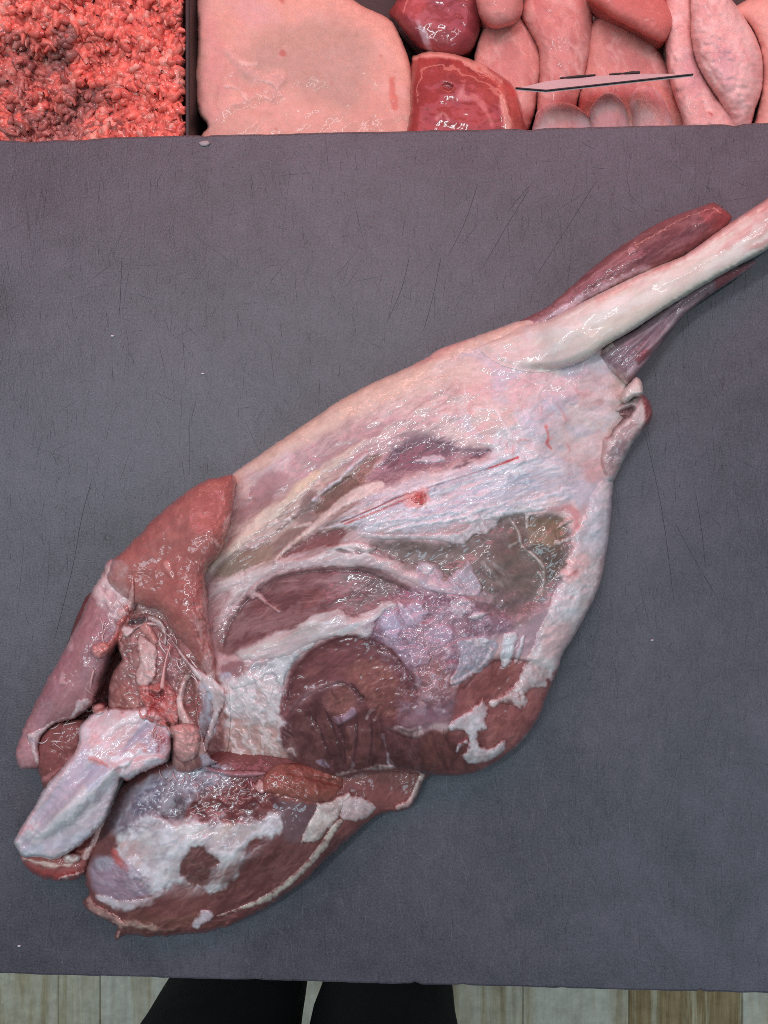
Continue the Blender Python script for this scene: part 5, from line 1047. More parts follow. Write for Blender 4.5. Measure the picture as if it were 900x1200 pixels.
fl.paint([(264, 608), (272, 600), (268, 612), (262, 624)], (220, 190, 184), a=.85, f=2, w=None, rag=2, rags=4, up=.5)
fl.paint([(262, 582), (258, 600), (252, 612)], (206, 140, 132), a=.6, f=2.5, w=2, fib=(-60, 2, 3, .7), wet=.9)
fl.paint([(195, 660), (198, 668), (202, 678)], (212, 150, 140), a=.8, f=1.5, w=1.5, up=.4)
fl.paint([(241, 660), (240, 690), (238, 706), (232, 715)], (206, 160, 150), a=.7, f=2, w=1.8, up=.4)
for u, v in ((249, 631), (253, 636), (247, 634)): fl.paint([(u, v), (u + 2, v + 2)], (220, 184, 176), a=.8, f=1, w=1.4, up=.4)
fl.hair([tuple(p) for p in fl.P], 300, [(190, 118, 106), (146, 78, 72), (200, 144, 134)], L=(6, 34), w=(.3, .9), ang=-56, jit=16, a=.35, up=.06)
fl.hair([(228, 700), (244, 700), (256, 800), (236, 780)], 60, [(216, 180, 174), (176, 110, 106)], L=(8, 30), w=(.3, .9), ang=70, jit=12, a=.5, up=.15)
melt(fl, (ll,), 12, [(118, 650), (142, 645), (168, 712), (140, 716), (110, 690)])
FP = [tuple(q) for q in fl.P[::4]]
fl.mottle(FP, (148, 84, 79), .4, 14, -50, 1.8, .06, .35).mottle(FP, (190, 122, 112), .4, 8, -55, 2, .2, .25).mottle([(228, 720), (246, 700), (258, 800), (236, 790)], (216, 186, 182), .5, 6, 70, 4, .1, .25)
flank = fl.build('flank_flap', M_MEAT, leg, zfloor=18)

pb = Sheet([(92, 852), (112, 834), (130, 828), (150, 830), (176, 826), (192, 838), (202, 858), (200, 884), (190, 896), (166, 906), (150, 916), (141, 913), (136, 930), (126, 955), (112, 974), (100, 986), (80, 1000), (64, 1007), (46, 1005), (28, 1004), (20, 994), (16, 985), (26, 968), (40, 945), (50, 926), (68, 905), (84, 886), (92, 866)], base=(206, 196, 199), S=1.0, rag=1.8)
pb.dome([(150, 850, 48), (185, 860, 50), (90, 930, 54), (40, 990, 42), (110, 890, 54), (120, 838, 42)], 11, zm=.62, z0=0).lump(.9, 24, 3, -50, 2).lump(.25, 8).tint(.04, 16, 3, -50, 2)
pb.wet[:] = .75
pb.paint([(92, 905), (112, 892), (122, 905), (104, 925), (92, 935), (80, 930)], (184, 188, 208), a=.6, f=8)
pb.paint([(26, 985), (50, 940), (68, 915), (74, 930), (50, 970), (36, 996)], (186, 172, 186), a=.6, f=6, up=-2.5, uf=8)
pb.paint([(60, 950), (78, 910), (95, 880), (92, 915), (75, 945), (56, 968)], (206, 190, 204), a=.7, f=5)
pb.paint([(40, 975), (75, 952), (105, 925), (128, 905)], (214, 216, 222), a=.85, f=6, w=[8, 10, 11, 8], up=3.5, uf=9)
pb.paint([(32, 998), (60, 992), (100, 980)], (186, 196, 210), a=.6, f=6, w=5)
pb.paint([(102, 862), (125, 845), (160, 832), (175, 835), (150, 855), (118, 880)], (224, 204, 204), a=.8, f=8)
pb.paint([(105, 890), (115, 894), (126, 898)], (204, 140, 134), a=.8, f=3, w=[2, 3, 2], wet=.9)
pb.paint([(130, 900), (150, 890), (176, 886), (192, 888), (170, 900), (146, 912), (136, 908)], (220, 208, 208), a=.85, f=5, up=2)
pb.paint([(158, 855), (178, 842), (192, 860), (190, 880), (170, 880)], (180, 166, 186), a=.8, f=6, wet=1, spk=.3)
pb.paint([(184, 850), (196, 860), (199, 885), (188, 892), (184, 875)], (150, 60, 64), a=.85, f=4, rag=2, wet=1)
pb.paint([(156, 878), (166, 874), (170, 880)], (206, 140, 138), a=.8, f=2.5, w=2.5)
pb.paint([(134, 914), (150, 914), (172, 902), (192, 892)], (190, 130, 128), a=.8, f=2, w=1.6)
pb.paint([(24, 975), (34, 968), (38, 972)], (216, 150, 154), a=.7, f=3, w=3)
pb.hair([tuple(p) for p in pb.P], 260, [(228, 224, 230), (184, 172, 190), (214, 186, 190)], L=(6, 34), w=(.3, 1.2), ang=-50, jit=22, a=.4, up=.12, bend=.2)
pb.hair([(96, 860), (150, 828), (190, 840), (180, 890), (120, 900)], 80, [(232, 218, 216), (210, 166, 166)], L=(5, 22), w=(.4, 1.2), ang=-35, jit=25, a=.4, up=.06, bend=.1)
BP = [tuple(q) for q in pb.P[::4]]
pb.mottle(BP, (180, 164, 174), .4, 14, -50, 2, .08, .3, up=-.4).mottle(BP, (226, 226, 232), .5, 8, -50, 3, .15, .25).mottle([(96, 855), (160, 826), (200, 850), (195, 890), (130, 905)], (214, 160, 160), .5, 9, -35, 2, .18, .25)
pb.paint([(38, 982), (70, 958), (100, 930), (128, 906)], (222, 216, 218), a=.8, f=4, rag=3, w=[7, 9, 10, 8], up=2.2, uf=7, wet=1)
pb.paint([(30, 990), (52, 966), (80, 936), (104, 908), (112, 896)], (172, 160, 176), a=.5, f=3, rag=2, w=[1.5, 2.5, 3, 3, 2], up=-.8, uf=5)
pb.paint([(26, 978), (36, 958), (54, 936), (70, 912), (84, 890), (98, 868)], (222, 180, 184), a=.7, f=2, rag=1, w=1.6, up=.5)
pb.paint([(46, 965), (54, 940), (72, 915), (90, 890), (104, 872), (100, 896), (84, 920), (64, 950)], (196, 178, 194), a=.65, f=4, rag=3, fib=(-52, 6, 3, .3))
pb.paint([(100, 915), (116, 896), (128, 898), (118, 914), (104, 928)], (182, 186, 210), a=.55, f=4, rag=3, wet=1)
pb.paint([(120, 862), (140, 848), (164, 838), (180, 834)], (232, 222, 222), a=.8, f=3, rag=3, w=[3, 5, 5, 2], fib=(-30, 5, 3, .3), up=.8)
pb.paint([(128, 888), (146, 880), (160, 884), (150, 896), (132, 902)], (228, 226, 230), a=.8, f=3, rag=3, up=1.4, wet=1)
pb.paint([(142, 884), (156, 868), (172, 852)], (176, 158, 176), a=.7, f=3, rag=2, w=[2, 4, 3], up=-.8)
pb.paint([(104, 888), (116, 892), (126, 899)], (206, 134, 130), a=.85, f=1.6, rag=1.5, w=[1.2, 2.2, 1.2], up=.4)
pb.paint([(140, 912), (150, 915), (168, 906), (190, 896)], (206, 140, 138), a=.85, f=1.4, w=1.6, up=.6)
melt(pb, (hi, ll), 7, [(85, 860), (110, 822), (180, 818), (210, 850), (210, 890), (180, 870), (150, 850), (110, 860)])
bone = pb.build('pelvic_bone', M_BONE, leg)
pbp = dict(parent=bone, on=(pb,))
bu = Sheet([(24, 1000), (50, 998), (76, 998), (95, 982), (110, 966), (124, 944), (134, 926), (138, 936), (132, 960), (118, 990), (106, 1010), (98, 1024), (84, 1032), (62, 1032), (42, 1026), (30, 1016)], base=(160, 90, 86), S=1.1, rag=2.2)
bu.dome(30, 14, zm=.4).lump(1, 9).tint(.08, 5)
bu.paint([(28, 1006), (50, 1012), (74, 1014), (92, 1006)], (222, 186, 174), a=.9, f=2.5, w=[2, 2.5, 3, 2], up=1)
bu.paint([(34, 1018), (60, 1026), (84, 1026)], (150, 62, 60), a=.7, f=4, w=5)
bu.paint([(100, 1004), (112, 980), (126, 955), (134, 934)], (210, 176, 170), a=.85, f=3, w=[5, 4, 4, 2], rag=3, rags=5, up=1)
bu.paint([(80, 998), (96, 988), (108, 974), (104, 990)], (130, 62, 62), a=.8, f=3, up=-2)
bum = bu.build('bone_meat', M_MEAT, leg)
patch('fat_piece', [(72, 1003), (76, 998), (86, 999), (94, 1002), (92, 1010), (82, 1012), (76, 1012)], (222, 204, 198), 4, 4, rag=.6, parent=bum, on=(bu,), lift=1)
patch('fat_piece', [(68, 1030), (74, 1025), (88, 1022), (100, 1020), (98, 1028), (84, 1028), (78, 1034), (71, 1036)], (222, 200, 194), 4, 4, rag=1, parent=bum, on=(bu,), lift=0)

al = (pb, hi, ll, fl, pit, th)
def cord(name, P, r, c, parent, lift=1.0, rough=.35, seg=8, on=al, zs=None):
    Q = catmull([(u, v) for u, v in P], 3, False); rr = np.interp(np.linspace(0, len(P) - 1, len(Q)), np.arange(len(P)), r)
    z = surf(on, Q[:, 0].copy(), Q[:, 1].copy()) if zs is None else np.interp(np.linspace(0, len(P) - 1, len(Q)), np.arange(len(P)), zs)
    z = np.convolve(np.pad(z, 2, 'edge'), np.ones(5) / 5, 'valid')
    bm = bmesh.new(); tube(bm, [pt(u, v, float(zz) + lift) for (u, v), zz in zip(Q, z)], [x / 1000 * (1 + .15 * random.uniform(-1, 1)) for x in rr], seg)
    return link(name, bm, plain(name + '_tissue', c, rough, 0, .12, 400, .3), parent)
patch('blood_vessel', [(148, 708), (158, 711), (152, 726), (146, 742), (141, 752), (133, 764), (122, 770), (111, 767), (116, 759), (127, 752), (134, 742), (137, 730), (142, 718)], (182, 98, 90), 2.6, 5, mat=M_MEAT, parent=lob, on=al, rag=1.6, rags=5, lump=(1.2, 5), wet=.9, edge=3, then=lambda s: s.mottle([tuple(q) for q in s.P[::4]], (216, 160, 152), .6, 5, 60, 2, .15, .2))
patch('clotted_tissue', [(106, 762), (112, 754), (124, 752), (132, 758), (130, 766), (118, 772), (110, 770)], (212, 140, 132), 4, 5, mat=M_MEAT, parent=lob, on=al, lump=(1.5, 5), wet=.8)
patch('sinew_web', [(136, 718), (148, 708), (152, 690), (154, 676), (157, 676), (158, 700), (160, 712), (172, 712), (186, 716), (190, 724), (178, 720), (164, 720), (150, 724), (142, 726)], (220, 172, 166), 2.5, 4, parent=flank, on=(fl, ll), rag=1, lump=(.8, 6))
patch('painted_hole_shade', [(146, 726), (162, 720), (176, 720), (172, 732), (154, 732)], (84, 66, 66), 1, 4, mat=M_MEAT, parent=hip, on=(hi,), rag=1)  # dark scrap paints the shade of a small hole
patch('gristle', [(141, 738), (145, 730), (158, 734), (172, 728), (184, 730), (186, 734), (172, 734), (162, 736), (152, 746), (144, 746)], (216, 196, 192), 3.5, 4, parent=hip, on=al, rag=.8)
patch('gristle', [(174, 720), (186, 724), (194, 732), (197, 744), (195, 756), (191, 754), (190, 744), (182, 732), (172, 726)], (218, 204, 200), 3.5, 4, parent=hip, on=al, rag=.8)
patch('gristle', [(163, 734), (174, 728), (182, 742), (186, 752), (180, 756), (172, 748), (166, 742)], (206, 150, 142), 4, 5, mat=M_MEAT, parent=hip, on=al, rag=.8)
patch('cartilage', [(162, 746), (168, 744), (178, 752), (184, 760), (183, 790), (177, 802), (168, 808), (160, 802), (158, 790), (163, 776), (160, 762)], (218, 190, 184), 3.5, 6, parent=hip, on=al, rag=1.5, lump=(1.2, 7))
def clot(s):
    s.mottle([tuple(q) for q in s.P[::4]], (222, 172, 168), .75, 6, 40, 1.5, .08, .2, up=1)
    s.paint([(178, 812), (184, 816), (190, 812)], (90, 28, 30), a=.9, f=2, w=2.5, up=-2)
    s.paint([(172, 835), (184, 822), (194, 820)], (150, 40, 44), a=.7, f=3, w=3)
    s.paint([(198, 820), (206, 840), (204, 848)], (210, 150, 146), a=.7, f=4, w=4)
patch('clotted_tissue', [(160, 806), (168, 800), (180, 802), (194, 796), (203, 806), (208, 822), (209, 846), (200, 852), (188, 852), (176, 846), (166, 842), (172, 832), (164, 822)], (184, 98, 92), 4.5, 7, mat=M_MEAT, parent=hip, on=(hi, pb), lump=(2.2, 7), rag=2.5, rags=5, wet=.9, spk=.3, then=clot)
patch('fat_nodule', [(196, 852), (206, 848), (220, 846), (231, 850), (235, 866), (230, 888), (214, 893), (203, 882), (202, 866)], (216, 164, 158), 8, 9, parent=hip, on=(hi, pb), lump=(2, 8), rag=1, tint=.1)
patch('gristle', [(221, 784), (226, 788), (218, 806), (216, 826), (222, 838), (230, 848), (228, 851), (214, 850), (207, 838), (205, 822), (211, 802)], (220, 196, 190), 3, 5, parent=hip, on=al, rag=.8)
patch('tendon', [(196, 744), (203, 750), (214, 764), (226, 778), (238, 786), (248, 792), (256, 800), (264, 812), (262, 830), (254, 845), (248, 868), (240, 884), (238, 872), (246, 846), (250, 828), (240, 806), (228, 792), (214, 774)], (220, 206, 204), 3, 6, parent=hip, on=(hi, fl, th), rag=1, fib=(55, 3))
cord('sinew', [(200, 755), (194, 775), (191, 795), (190, 806)], [.4, .5, .8, 1.4], (216, 160, 154), hip, 3)
cord('sinew', [(112, 826), (106, 805), (110, 785)], [1.2, .8, .4], (206, 160, 156), lob, 1)
patch('fat_nodule', [(108, 826), (116, 823), (124, 826), (122, 834), (114, 838), (108, 834)], (212, 156, 148), 4, 5, parent=bone, on=al, rag=.5)

r_ = np.random.RandomState(5)
def strands(n, P, ang, L, r, c, parent, on, lift=.4):
    """thin torn threads of connective tissue"""
    P = np.array(P, float); lo, hi2 = P.min(0), P.max(0); bm = bmesh.new(); k = 0
    while k < n:
        q = r_.uniform(lo, hi2)
        if sd_poly(P, np.array([q[0]]), np.array([q[1]]))[0] < 0: continue
        a = math.radians(r_.normal(*ang)); l = r_.uniform(*L); d_ = np.array([math.cos(a), math.sin(a)]); nn = np.array([-d_[1], d_[0]]) * r_.normal(0, .12) * l
        Q = np.array([q + d_ * l * t + nn * (1 - 4 * t * t) for t in (-.5, -.25, 0, .25, .5)])
        z = surf(on, Q[:, 0].copy(), Q[:, 1].copy()); rr = r_.uniform(*r) / 1000
        tube(bm, [pt(u, v, float(zz) + lift * (.2 + np.sin(i / 4 * math.pi))) for i, ((u, v), zz) in enumerate(zip(Q, z))], [rr * .3, rr * .9, rr, rr * .8, rr * .25], 6); k += 1
    o = link('torn_threads', bm, plain('torn_threads', c, .3, 0, .1, 500, .2), parent); o['kind'] = 'stuff'
strands(12, [(108, 815), (122, 770), (150, 735), (150, 715), (128, 700), (105, 780)], (72, 22), (8, 22), (.15, .4), (208, 176, 172), lob, (ll, hi))
strands(16, [(170, 720), (205, 745), (250, 800), (238, 812), (200, 770), (165, 740)], (52, 16), (8, 26), (.15, .45), (216, 200, 196), hip, (hi, fl, th))
strands(9, [(40, 860), (90, 830), (112, 822), (110, 850), (60, 880)], (-25, 30), (6, 20), (.15, .4), (214, 198, 196), lob, (ll, ul, pb))
strands(16, [(160, 805), (210, 800), (212, 880), (190, 890), (165, 840)], (60, 40), (6, 16), (.25, .7), (206, 150, 146), hip, (hi, pb))
strands(16, [(180, 895), (300, 898), (300, 925), (190, 925)], (70, 35), (6, 16), (.2, .6), (190, 160, 164), rump, (ru,))
# ------------------------------------------------------------------ display case behind the board
ZT = -0.100
def tray(x0, x1, y0, y1, label, mat, zt=-.088):
    root = empty('meat_tray', ((x0 + x1) / 2, (y0 + y1) / 2, -.150)); bm = bmesh.new()
    t = .003; box(bm, x0, x1, y0, y1, -.1495, -.146); link('tray_base', bm, mat, root, False)
    bm = bmesh.new()
    for a in ((x0, x0 + t, y0, y1), (x1 - t, x1, y0, y1), (x0 + t, x1 - t, y0, y0 + t), (x0 + t, x1 - t, y1 - t, y1)): box(bm, *a, -.146, zt)
    bmesh.ops.bevel(bm, geom=bm.edges[:], offset=.0007, segments=1, affect='EDGES')
    link('tray_rim', bm, mat, root, False); tag(root, label, 'tray')
yd = YT + .012
xd = float(unproj(224, 90, -.09)[0])
tray(xd - .36, xd - .0005, yd, yd + .26, 'black tray holding the minced meat', M_BLACK)
tray(xd + .0045, xd + .58, yd, yd + .26, 'wide black tray holding the pale pork, red cuts and chicken', M_BLACK, -.112)

# minced meat: mound plus strands
mi = Sheet([(-330, -140), (212, -140), (217, 20), (215, 120), (214, 196), (-60, 200), (-330, 200)], S=2, base=(214, 104, 92), smooth=False, rag=2, rags=18)
mi.dome(24, 16, zm=.5, z0=-118).lump(13, 80, 2).lump(6, 26, 2).lump(3, 9, 3)
mi.tint(.12, 30); mi.tint(.12, 9); mi.mottle([(-300, -100), (212, -100), (212, 190), (-300, 190)], (232, 150, 134), .6, 9, 20, 1.5, .15, .2).mottle([(-300, -100), (212, -100), (212, 190), (-300, 190)], (150, 70, 66), .6, 12, 60, 1.5, .15, .25, up=-2)
for P in ([(-20, 60), (30, 50), (70, 70), (60, 100), (10, 95), (-20, 90)], [(30, 130), (90, 105), (140, 120), (140, 160), (60, 165)], [(90, 0), (130, -5), (110, 20)]):
    mi.paint(P, (118, 78, 78), a=.75, f=12, rag=10, up=-6, uf=14)
_parts_v = []; _parts_f = []; _c = []; _off = 0
r = np.random.RandomState(7)
def strand(p, d, L, rad, bend, seg=6, ring=5):
    """a bent strand of mince: verts, faces"""
    d = d / np.linalg.norm(d); s = np.cross(d, [0, 0, 1.0]); s /= np.linalg.norm(s) + 1e-9; n = np.cross(s, d)
    vs = []
    for i in range(seg):
        t = i / (seg - 1) - .5
        c = p + d * L * t + s * bend * L * (t * t) * 2 + n * (-(t * t)) * L * .5
        rr = rad * (1 - (2 * abs(t)) ** 4 * .6) * (1 + .12 * r.randn())
        for k in range(ring):
            a = 2 * math.pi * k / ring; vs.append(c + (s * math.cos(a) + n * math.sin(a)) * rr)
    fs = []
    for i in range(seg - 1):
        for k in range(ring): fs.append((i * ring + k, i * ring + (k + 1) % ring, (i + 1) * ring + (k + 1) % ring, (i + 1) * ring + k))
    return np.array(vs), np.array(fs)
NS = 4600
SU = r.uniform(-130, 212, NS); SV = r.uniform(-60, 178, NS)
SZ = mi.sample(SU, SV)[0]
dk = fbm(SU, SV, 40, 2, 77); tone = fbm(SU, SV, 16, 3, 21)
for i in range(len(SU)):
    p = unproj(SU[i], SV[i], (SZ[i] + r.uniform(-3.0, .7)) / 1000)
    a_ = fbm(np.array([SU[i]]), np.array([SV[i]]), 30, 2, 55)[0] * 5 + r.randn() * .5
    d = np.array([math.cos(a_), math.sin(a_), r.randn() * .4]); L = r.uniform(.004, .012); rad = r.uniform(.0014, .0030)
    v, f = strand(p, d, L, rad, r.uniform(-.6, .6), 6, 7)
    t = r.rand() + tone[i] * .25
    if t < .62: c = np.array((232, 120, 104)) * r.uniform(.88, 1.08)
    elif t < .84: c = np.array((218, 102, 90)) * r.uniform(.85, 1.05)
    else: c = np.array((236, 158, 142)) * r.uniform(.9, 1.04)
    m_ = 0.
    if 10 < SU[i] < 165 and 100 < SV[i] < 175: m_ = max(m_, .75 * float(ss(-.15, .35, dk[i])))
    if SU[i] < 85 and 35 < SV[i] < 110: m_ = max(m_, .8 * float(ss(-.3, .2, dk[i])))
    c = c * (1 - m_) + np.array((150, 98, 92)) * r.uniform(.8, 1.2) * m_
    _parts_v.append(v); _parts_f.append(f + _off); _off += len(v); _c.append(np.repeat(srgb2lin(np.clip(c, 0, 255))[None], len(v), 0))
V = np.concatenate(_parts_v)
for ax in range(3):
    q_ = V * 1000; V[:, ax] += .0012 * fbm(q_[:, 0] + q_[:, 2] * .7, q_[:, 1] - q_[:, 2] * .5, 2.6, 3, 90 + ax * 7)
Fq = np.concatenate(_parts_f); Cc = np.concatenate(_c)
me = bpy.data.meshes.new('mince_strands'); me.vertices.add(len(V)); me.vertices.foreach_set('co', V.astype(np.float32).ravel())
me.loops.add(Fq.size); me.loops.foreach_set('vertex_index', Fq.astype(np.int32).ravel()); me.polygons.add(len(Fq))
me.polygons.foreach_set('loop_start', np.arange(0, Fq.size, 4, dtype=np.int32)); me.polygons.foreach_set('loop_total', np.full(len(Fq), 4, np.int32)); me.polygons.foreach_set('use_smooth', np.ones(len(Fq), bool))
me.update(calc_edges=True)
a = me.attributes.new('Col', 'FLOAT_COLOR', 'POINT'); a.data.foreach_set('color', np.concatenate([Cc, np.ones((len(Cc), 1))], 1).astype(np.float32).ravel())
a = me.attributes.new('wet', 'FLOAT', 'POINT'); a.data.foreach_set('value', np.full(len(Cc), .25, np.float32))
me.materials.append(M_MEAT)
mroot = empty('minced_meat', pt(60, 90, -140)); tag(mroot, 'heap of coarse red minced meat in the left black tray', 'minced meat')
mi.build('mince_mound', M_MEAT, mroot)
o = bpy.data.objects.new('mince_strands', me); COL.objects.link(o); o.parent = mroot; o.matrix_parent_inverse = mroot.matrix_world.inverted(); o['kind'] = 'stuff'

def grow(P, g_):
    P = np.array(P, float); c_ = P.mean(0); d_ = P - c_; return [tuple(q) for q in P + d_ / (np.linalg.norm(d_, axis=1)[:, None] + 1e-6) * g_]
def cut(name, P, c, H, R, label, cat, z0=-145, mat=M_MEAT, S=1.6, group=None, then=None, lump=(1.0, 26), zm=.5, fine=.25, rag=1, gr_=0):
    s = Sheet(grow(P, gr_), S=S, base=c, rag=rag, rags=12); s.dome(H, R, zm=zm, z0=z0).lump(*lump).lump(fine, 7); s.tint(.04, 30); s.tint(.035, 6)
    if then: then(s)
    o = s.build(name, mat); tag(o, label, cat, group); return s
def pork(s):
    s.mottle([(232, 0), (300, -20), (330, 60), (260, 150), (232, 150)], (206, 146, 142), .5, 14, 80, 4, .1, .3).mottle([(232, 0), (420, 0), (480, 90), (480, 150), (240, 150)], (228, 184, 170), .4, 22, 20, 1.5, .15, .3)
    s.paint([(236, 160), (262, 128), (300, 112), (330, 92)], (222, 170, 158), a=.6, f=5, w=[4, 5, 4, 2], up=1.5, uf=9)
    s.hair([(250, 70), (330, 70), (340, 120), (260, 130)], 40, [(232, 200, 190), (200, 140, 132)], L=(6, 22), w=(.4, 1.1), ang=-40, jit=25, a=.5, up=.4)
    s.paint([(285, 60), (300, 35), (350, 25), (400, 25), (430, 45), (440, 90), (420, 120), (380, 125), (330, 100), (290, 90)], (186, 154, 140), a=.75, f=26, rag=12, rags=40)
    s.paint([(240, 20), (250, 60), (240, 110), (250, 135)], (222, 160, 154), a=.6, f=12, w=8, fib=(85, 4, 6, .4))
    s.paint([(270, 5), (300, 0), (330, 20), (290, 30)], (216, 172, 170), a=.6, f=12, fib=(80, 4, 5, .4))
    s.paint([(268, 60), (300, 90), (330, 90), (320, 110)], (214, 170, 162), a=.6, f=8, w=5, fib=(-50, 3, 4, .5), up=1)
    for u, v, q in ((331, 62, 3.5), (446, 65, 2.5), (373, 85, 1.6), (462, 84, 1.3), (388, 96, 1.2), (358, 107, 1.2), (322, 150, 3), (330, 2, 3)): s.paint([(u, v), (u + 1, v + 1)], (190, 92, 82), a=.6, f=1.5, w=q * .6)
    s.paint([(459, 92), (461, 110), (463, 126)], (206, 112, 98), a=.7, f=2.5, w=3)
    for u0, v0, u1, v1 in ((282, 72, 300, 74), (262, 100, 290, 118), (310, 95, 330, 112), (300, 110, 318, 118)): s.paint([(u0, v0), ((u0 + u1) / 2, v0 + 3), (u1, v1)], (232, 196, 186), a=.7, f=1.5, w=1, up=.6)
cut('pork_slab', [(232, -60), (330, -70), (395, -20), (420, 4), (452, 20), (464, 32), (476, 62), (486, 96), (490, 130), (488, 175), (300, 185), (234, 185), (236, 158), (244, 148), (232, 130), (228, 90), (232, 50), (230, 0)], (216, 164, 148), 30, 30, 'large pale pink slab of raw pork next to the mince', 'pork', then=pork, z0=-128, zm=.55, mat=M_SKIN)
def dred(s):
    Q = [tuple(q) for q in s.P[::4]]; s.mottle(Q, (104, 42, 48), .6, 14, 50, 2, .05, .3).mottle(Q, (176, 96, 98), .4, 9, 50, 2, .22, .2)
    s.paint([(490, 25), (500, 50), (508, 66)], (190, 170, 176), a=.8, f=3, w=[2, 4, 3], fib=(60, 3, 3, .4))
    s.paint([(470, 0), (500, -5), (490, 20), (470, 15)], (190, 84, 84), a=.6, f=8)
    s.paint([(510, 10), (540, 0), (555, 40), (530, 60)], (140, 58, 64), a=.6, f=10)
cut('dark_red_cut', [(455, 14), (470, -10), (470, -60), (560, -60), (566, 10), (562, 40), (552, 60), (535, 68), (515, 66), (490, 56), (474, 40), (464, 26)], (142, 62, 64), 52, 30, 'dark glossy red cut of meat above the fat-rimmed red steak', 'meat cut', then=dred)
def steak(s):
    Q = [tuple(q) for q in s.P[::4]]; s.mottle(Q, (122, 42, 44), .5, 14, 30, 1.6, .08, .3).mottle(Q, (178, 82, 76), .4, 7, 40, 2, .2, .2)
    s.paint([(484, 68), (500, 60), (530, 64), (560, 78), (585, 96), (590, 118), (600, 160)], (222, 160, 146), a=.95, f=3, w=[5, 7, 6, 4, 3, 4, 6], up=1)
    s.paint([(560, 80), (590, 98), (606, 110), (612, 150), (600, 160), (596, 130), (584, 104)], (186, 92, 84), a=.9, f=4)
    s.paint([(536, 112), (545, 94), (546, 110), (560, 114), (545, 116)], (206, 140, 136), a=.8, f=4, rag=3)
    s.paint([(520, 100), (530, 100), (526, 106)], (104, 44, 46), a=.8, f=3, up=-1.5)
    s.paint([(555, 112), (570, 130), (576, 145)], (196, 120, 114), a=.7, f=3, w=2)
    s.paint([(512, 140), (520, 132), (526, 142)], (206, 150, 146), a=.7, f=3, w=2, wet=1)
    s.paint([(490, 90), (520, 80), (520, 120), (492, 130)], (150, 48, 48), a=.5, f=12)
    s.paint([(597, 100), (602, 108)], (206, 56, 54), a=.8, f=2, w=3)
cut('red_steak', [(482, 72), (488, 64), (502, 60), (524, 61), (548, 68), (572, 78), (594, 92), (606, 108), (614, 140), (618, 185), (484, 185), (480, 130)], (158, 62, 58), 58, 20, 'red raw steak with a cream fat rim lying against the pork slab', 'steak', then=steak)
CH = (206, 142, 132)
g = 'raw chicken fillets in the display'
def fil(s):
    Q = [tuple(q) for q in s.P[::4]]; s.mottle(Q, (186, 112, 108), .5, 14, 70, 2, .1, .3).mottle(Q, (226, 186, 176), .45, 10, 70, 2.5, .2, .2, up=.3).hair(Q, 50, [(230, 196, 188), (186, 110, 106)], L=(6, 26), w=(.3, 1), ang=75, jit=16, a=.45, up=.1)
    b = s.P.mean(0)
    for k in range(5):
        q = b + np.random.RandomState(s.seed * 7 + k).uniform(-28, 28, 2); s.paint([tuple(q), tuple(q + [6, 14]), tuple(q + [4, 30])], (222, 178, 168), a=.55, f=2.5, w=[1, 2.2, .8], up=.4)
    s.paint([tuple(b + [-20, -10]), tuple(b + [10, -25]), tuple(b + [20, 20]), tuple(b + [-10, 25])], (198, 130, 124), a=.5, f=18)
cut('chicken_fillet', [(560, 60), (566, 38), (584, 20), (604, 18), (620, 36), (632, 66), (630, 100), (622, 140), (600, 185), (560, 150), (556, 90)], CH, 46, 30, 'smooth pale chicken fillet directly right of the fat-rimmed red steak', 'chicken', gr_=3, mat=M_SKIN, group=g, then=fil)
cut('chicken_fillet', [(612, 20), (622, -10), (640, -40), (680, -30), (690, 0), (692, 40), (686, 80), (672, 130), (650, 180), (632, 175), (630, 110), (634, 64), (622, 40)], (204, 138, 130), 52, 32, 'long chicken fillet standing second right of the red steak, behind the tag\'s left end', 'chicken', gr_=3, mat=M_SKIN, group=g, then=fil)
cut('chicken_fillet', [(690, 40), (700, 24), (716, 22), (740, 34), (764, 52), (782, 84), (800, 130), (812, 185), (740, 185), (684, 180), (680, 120), (688, 80)], (210, 146, 136), 50, 34, 'broad rounded chicken fillet in the middle behind the price tag', 'chicken', gr_=3, mat=M_SKIN, group=g, then=fil)
cut('chicken_fillet', [(560, -30), (600, -40), (610, 0), (606, 20), (590, 30), (572, 28), (562, 10)], (204, 140, 132), 56, 20, 'small chicken piece at the back edge beside the dark red cut', 'chicken', gr_=3, mat=M_SKIN, group=g, z0=-135)
cut('chicken_fillet', [(690, -6), (700, -22), (740, -26), (772, -4), (786, 20), (782, 40), (772, 47), (750, 36), (720, 20), (700, 6)], (196, 112, 104), 44, 18, 'deeper pink chicken strip lying across the back of the broad fillet', 'chicken', gr_=3, mat=M_SKIN, group=g, z0=-122)
for P, lab, zz, rr, hh in (([(626, 140), (634, 126), (650, 118), (668, 120), (688, 133), (700, 148), (704, 190), (626, 190)], 'rounded fillet tip in the tag shadow, leftmost of three', -134, 26, 46), ([(690, 134), (700, 114), (714, 106), (728, 114), (736, 132), (740, 190), (694, 190)], 'rounded fillet tip in the tag shadow, middle of three', -128, 20, 44), ([(730, 116), (738, 102), (752, 95), (768, 100), (782, 118), (792, 150), (794, 190), (742, 190), (738, 140)], 'rounded fillet tip in the tag shadow, rightmost of three', -138, 24, 44)):
    cut('chicken_fillet', P, (212, 188, 192), hh + 12, rr, lab, 'chicken', mat=M_SKIN, group='chicken fillet tips beside the board', z0=zz, zm=.35, then=fil)  # paler grey base puts the cool ceiling light into the tips' colour
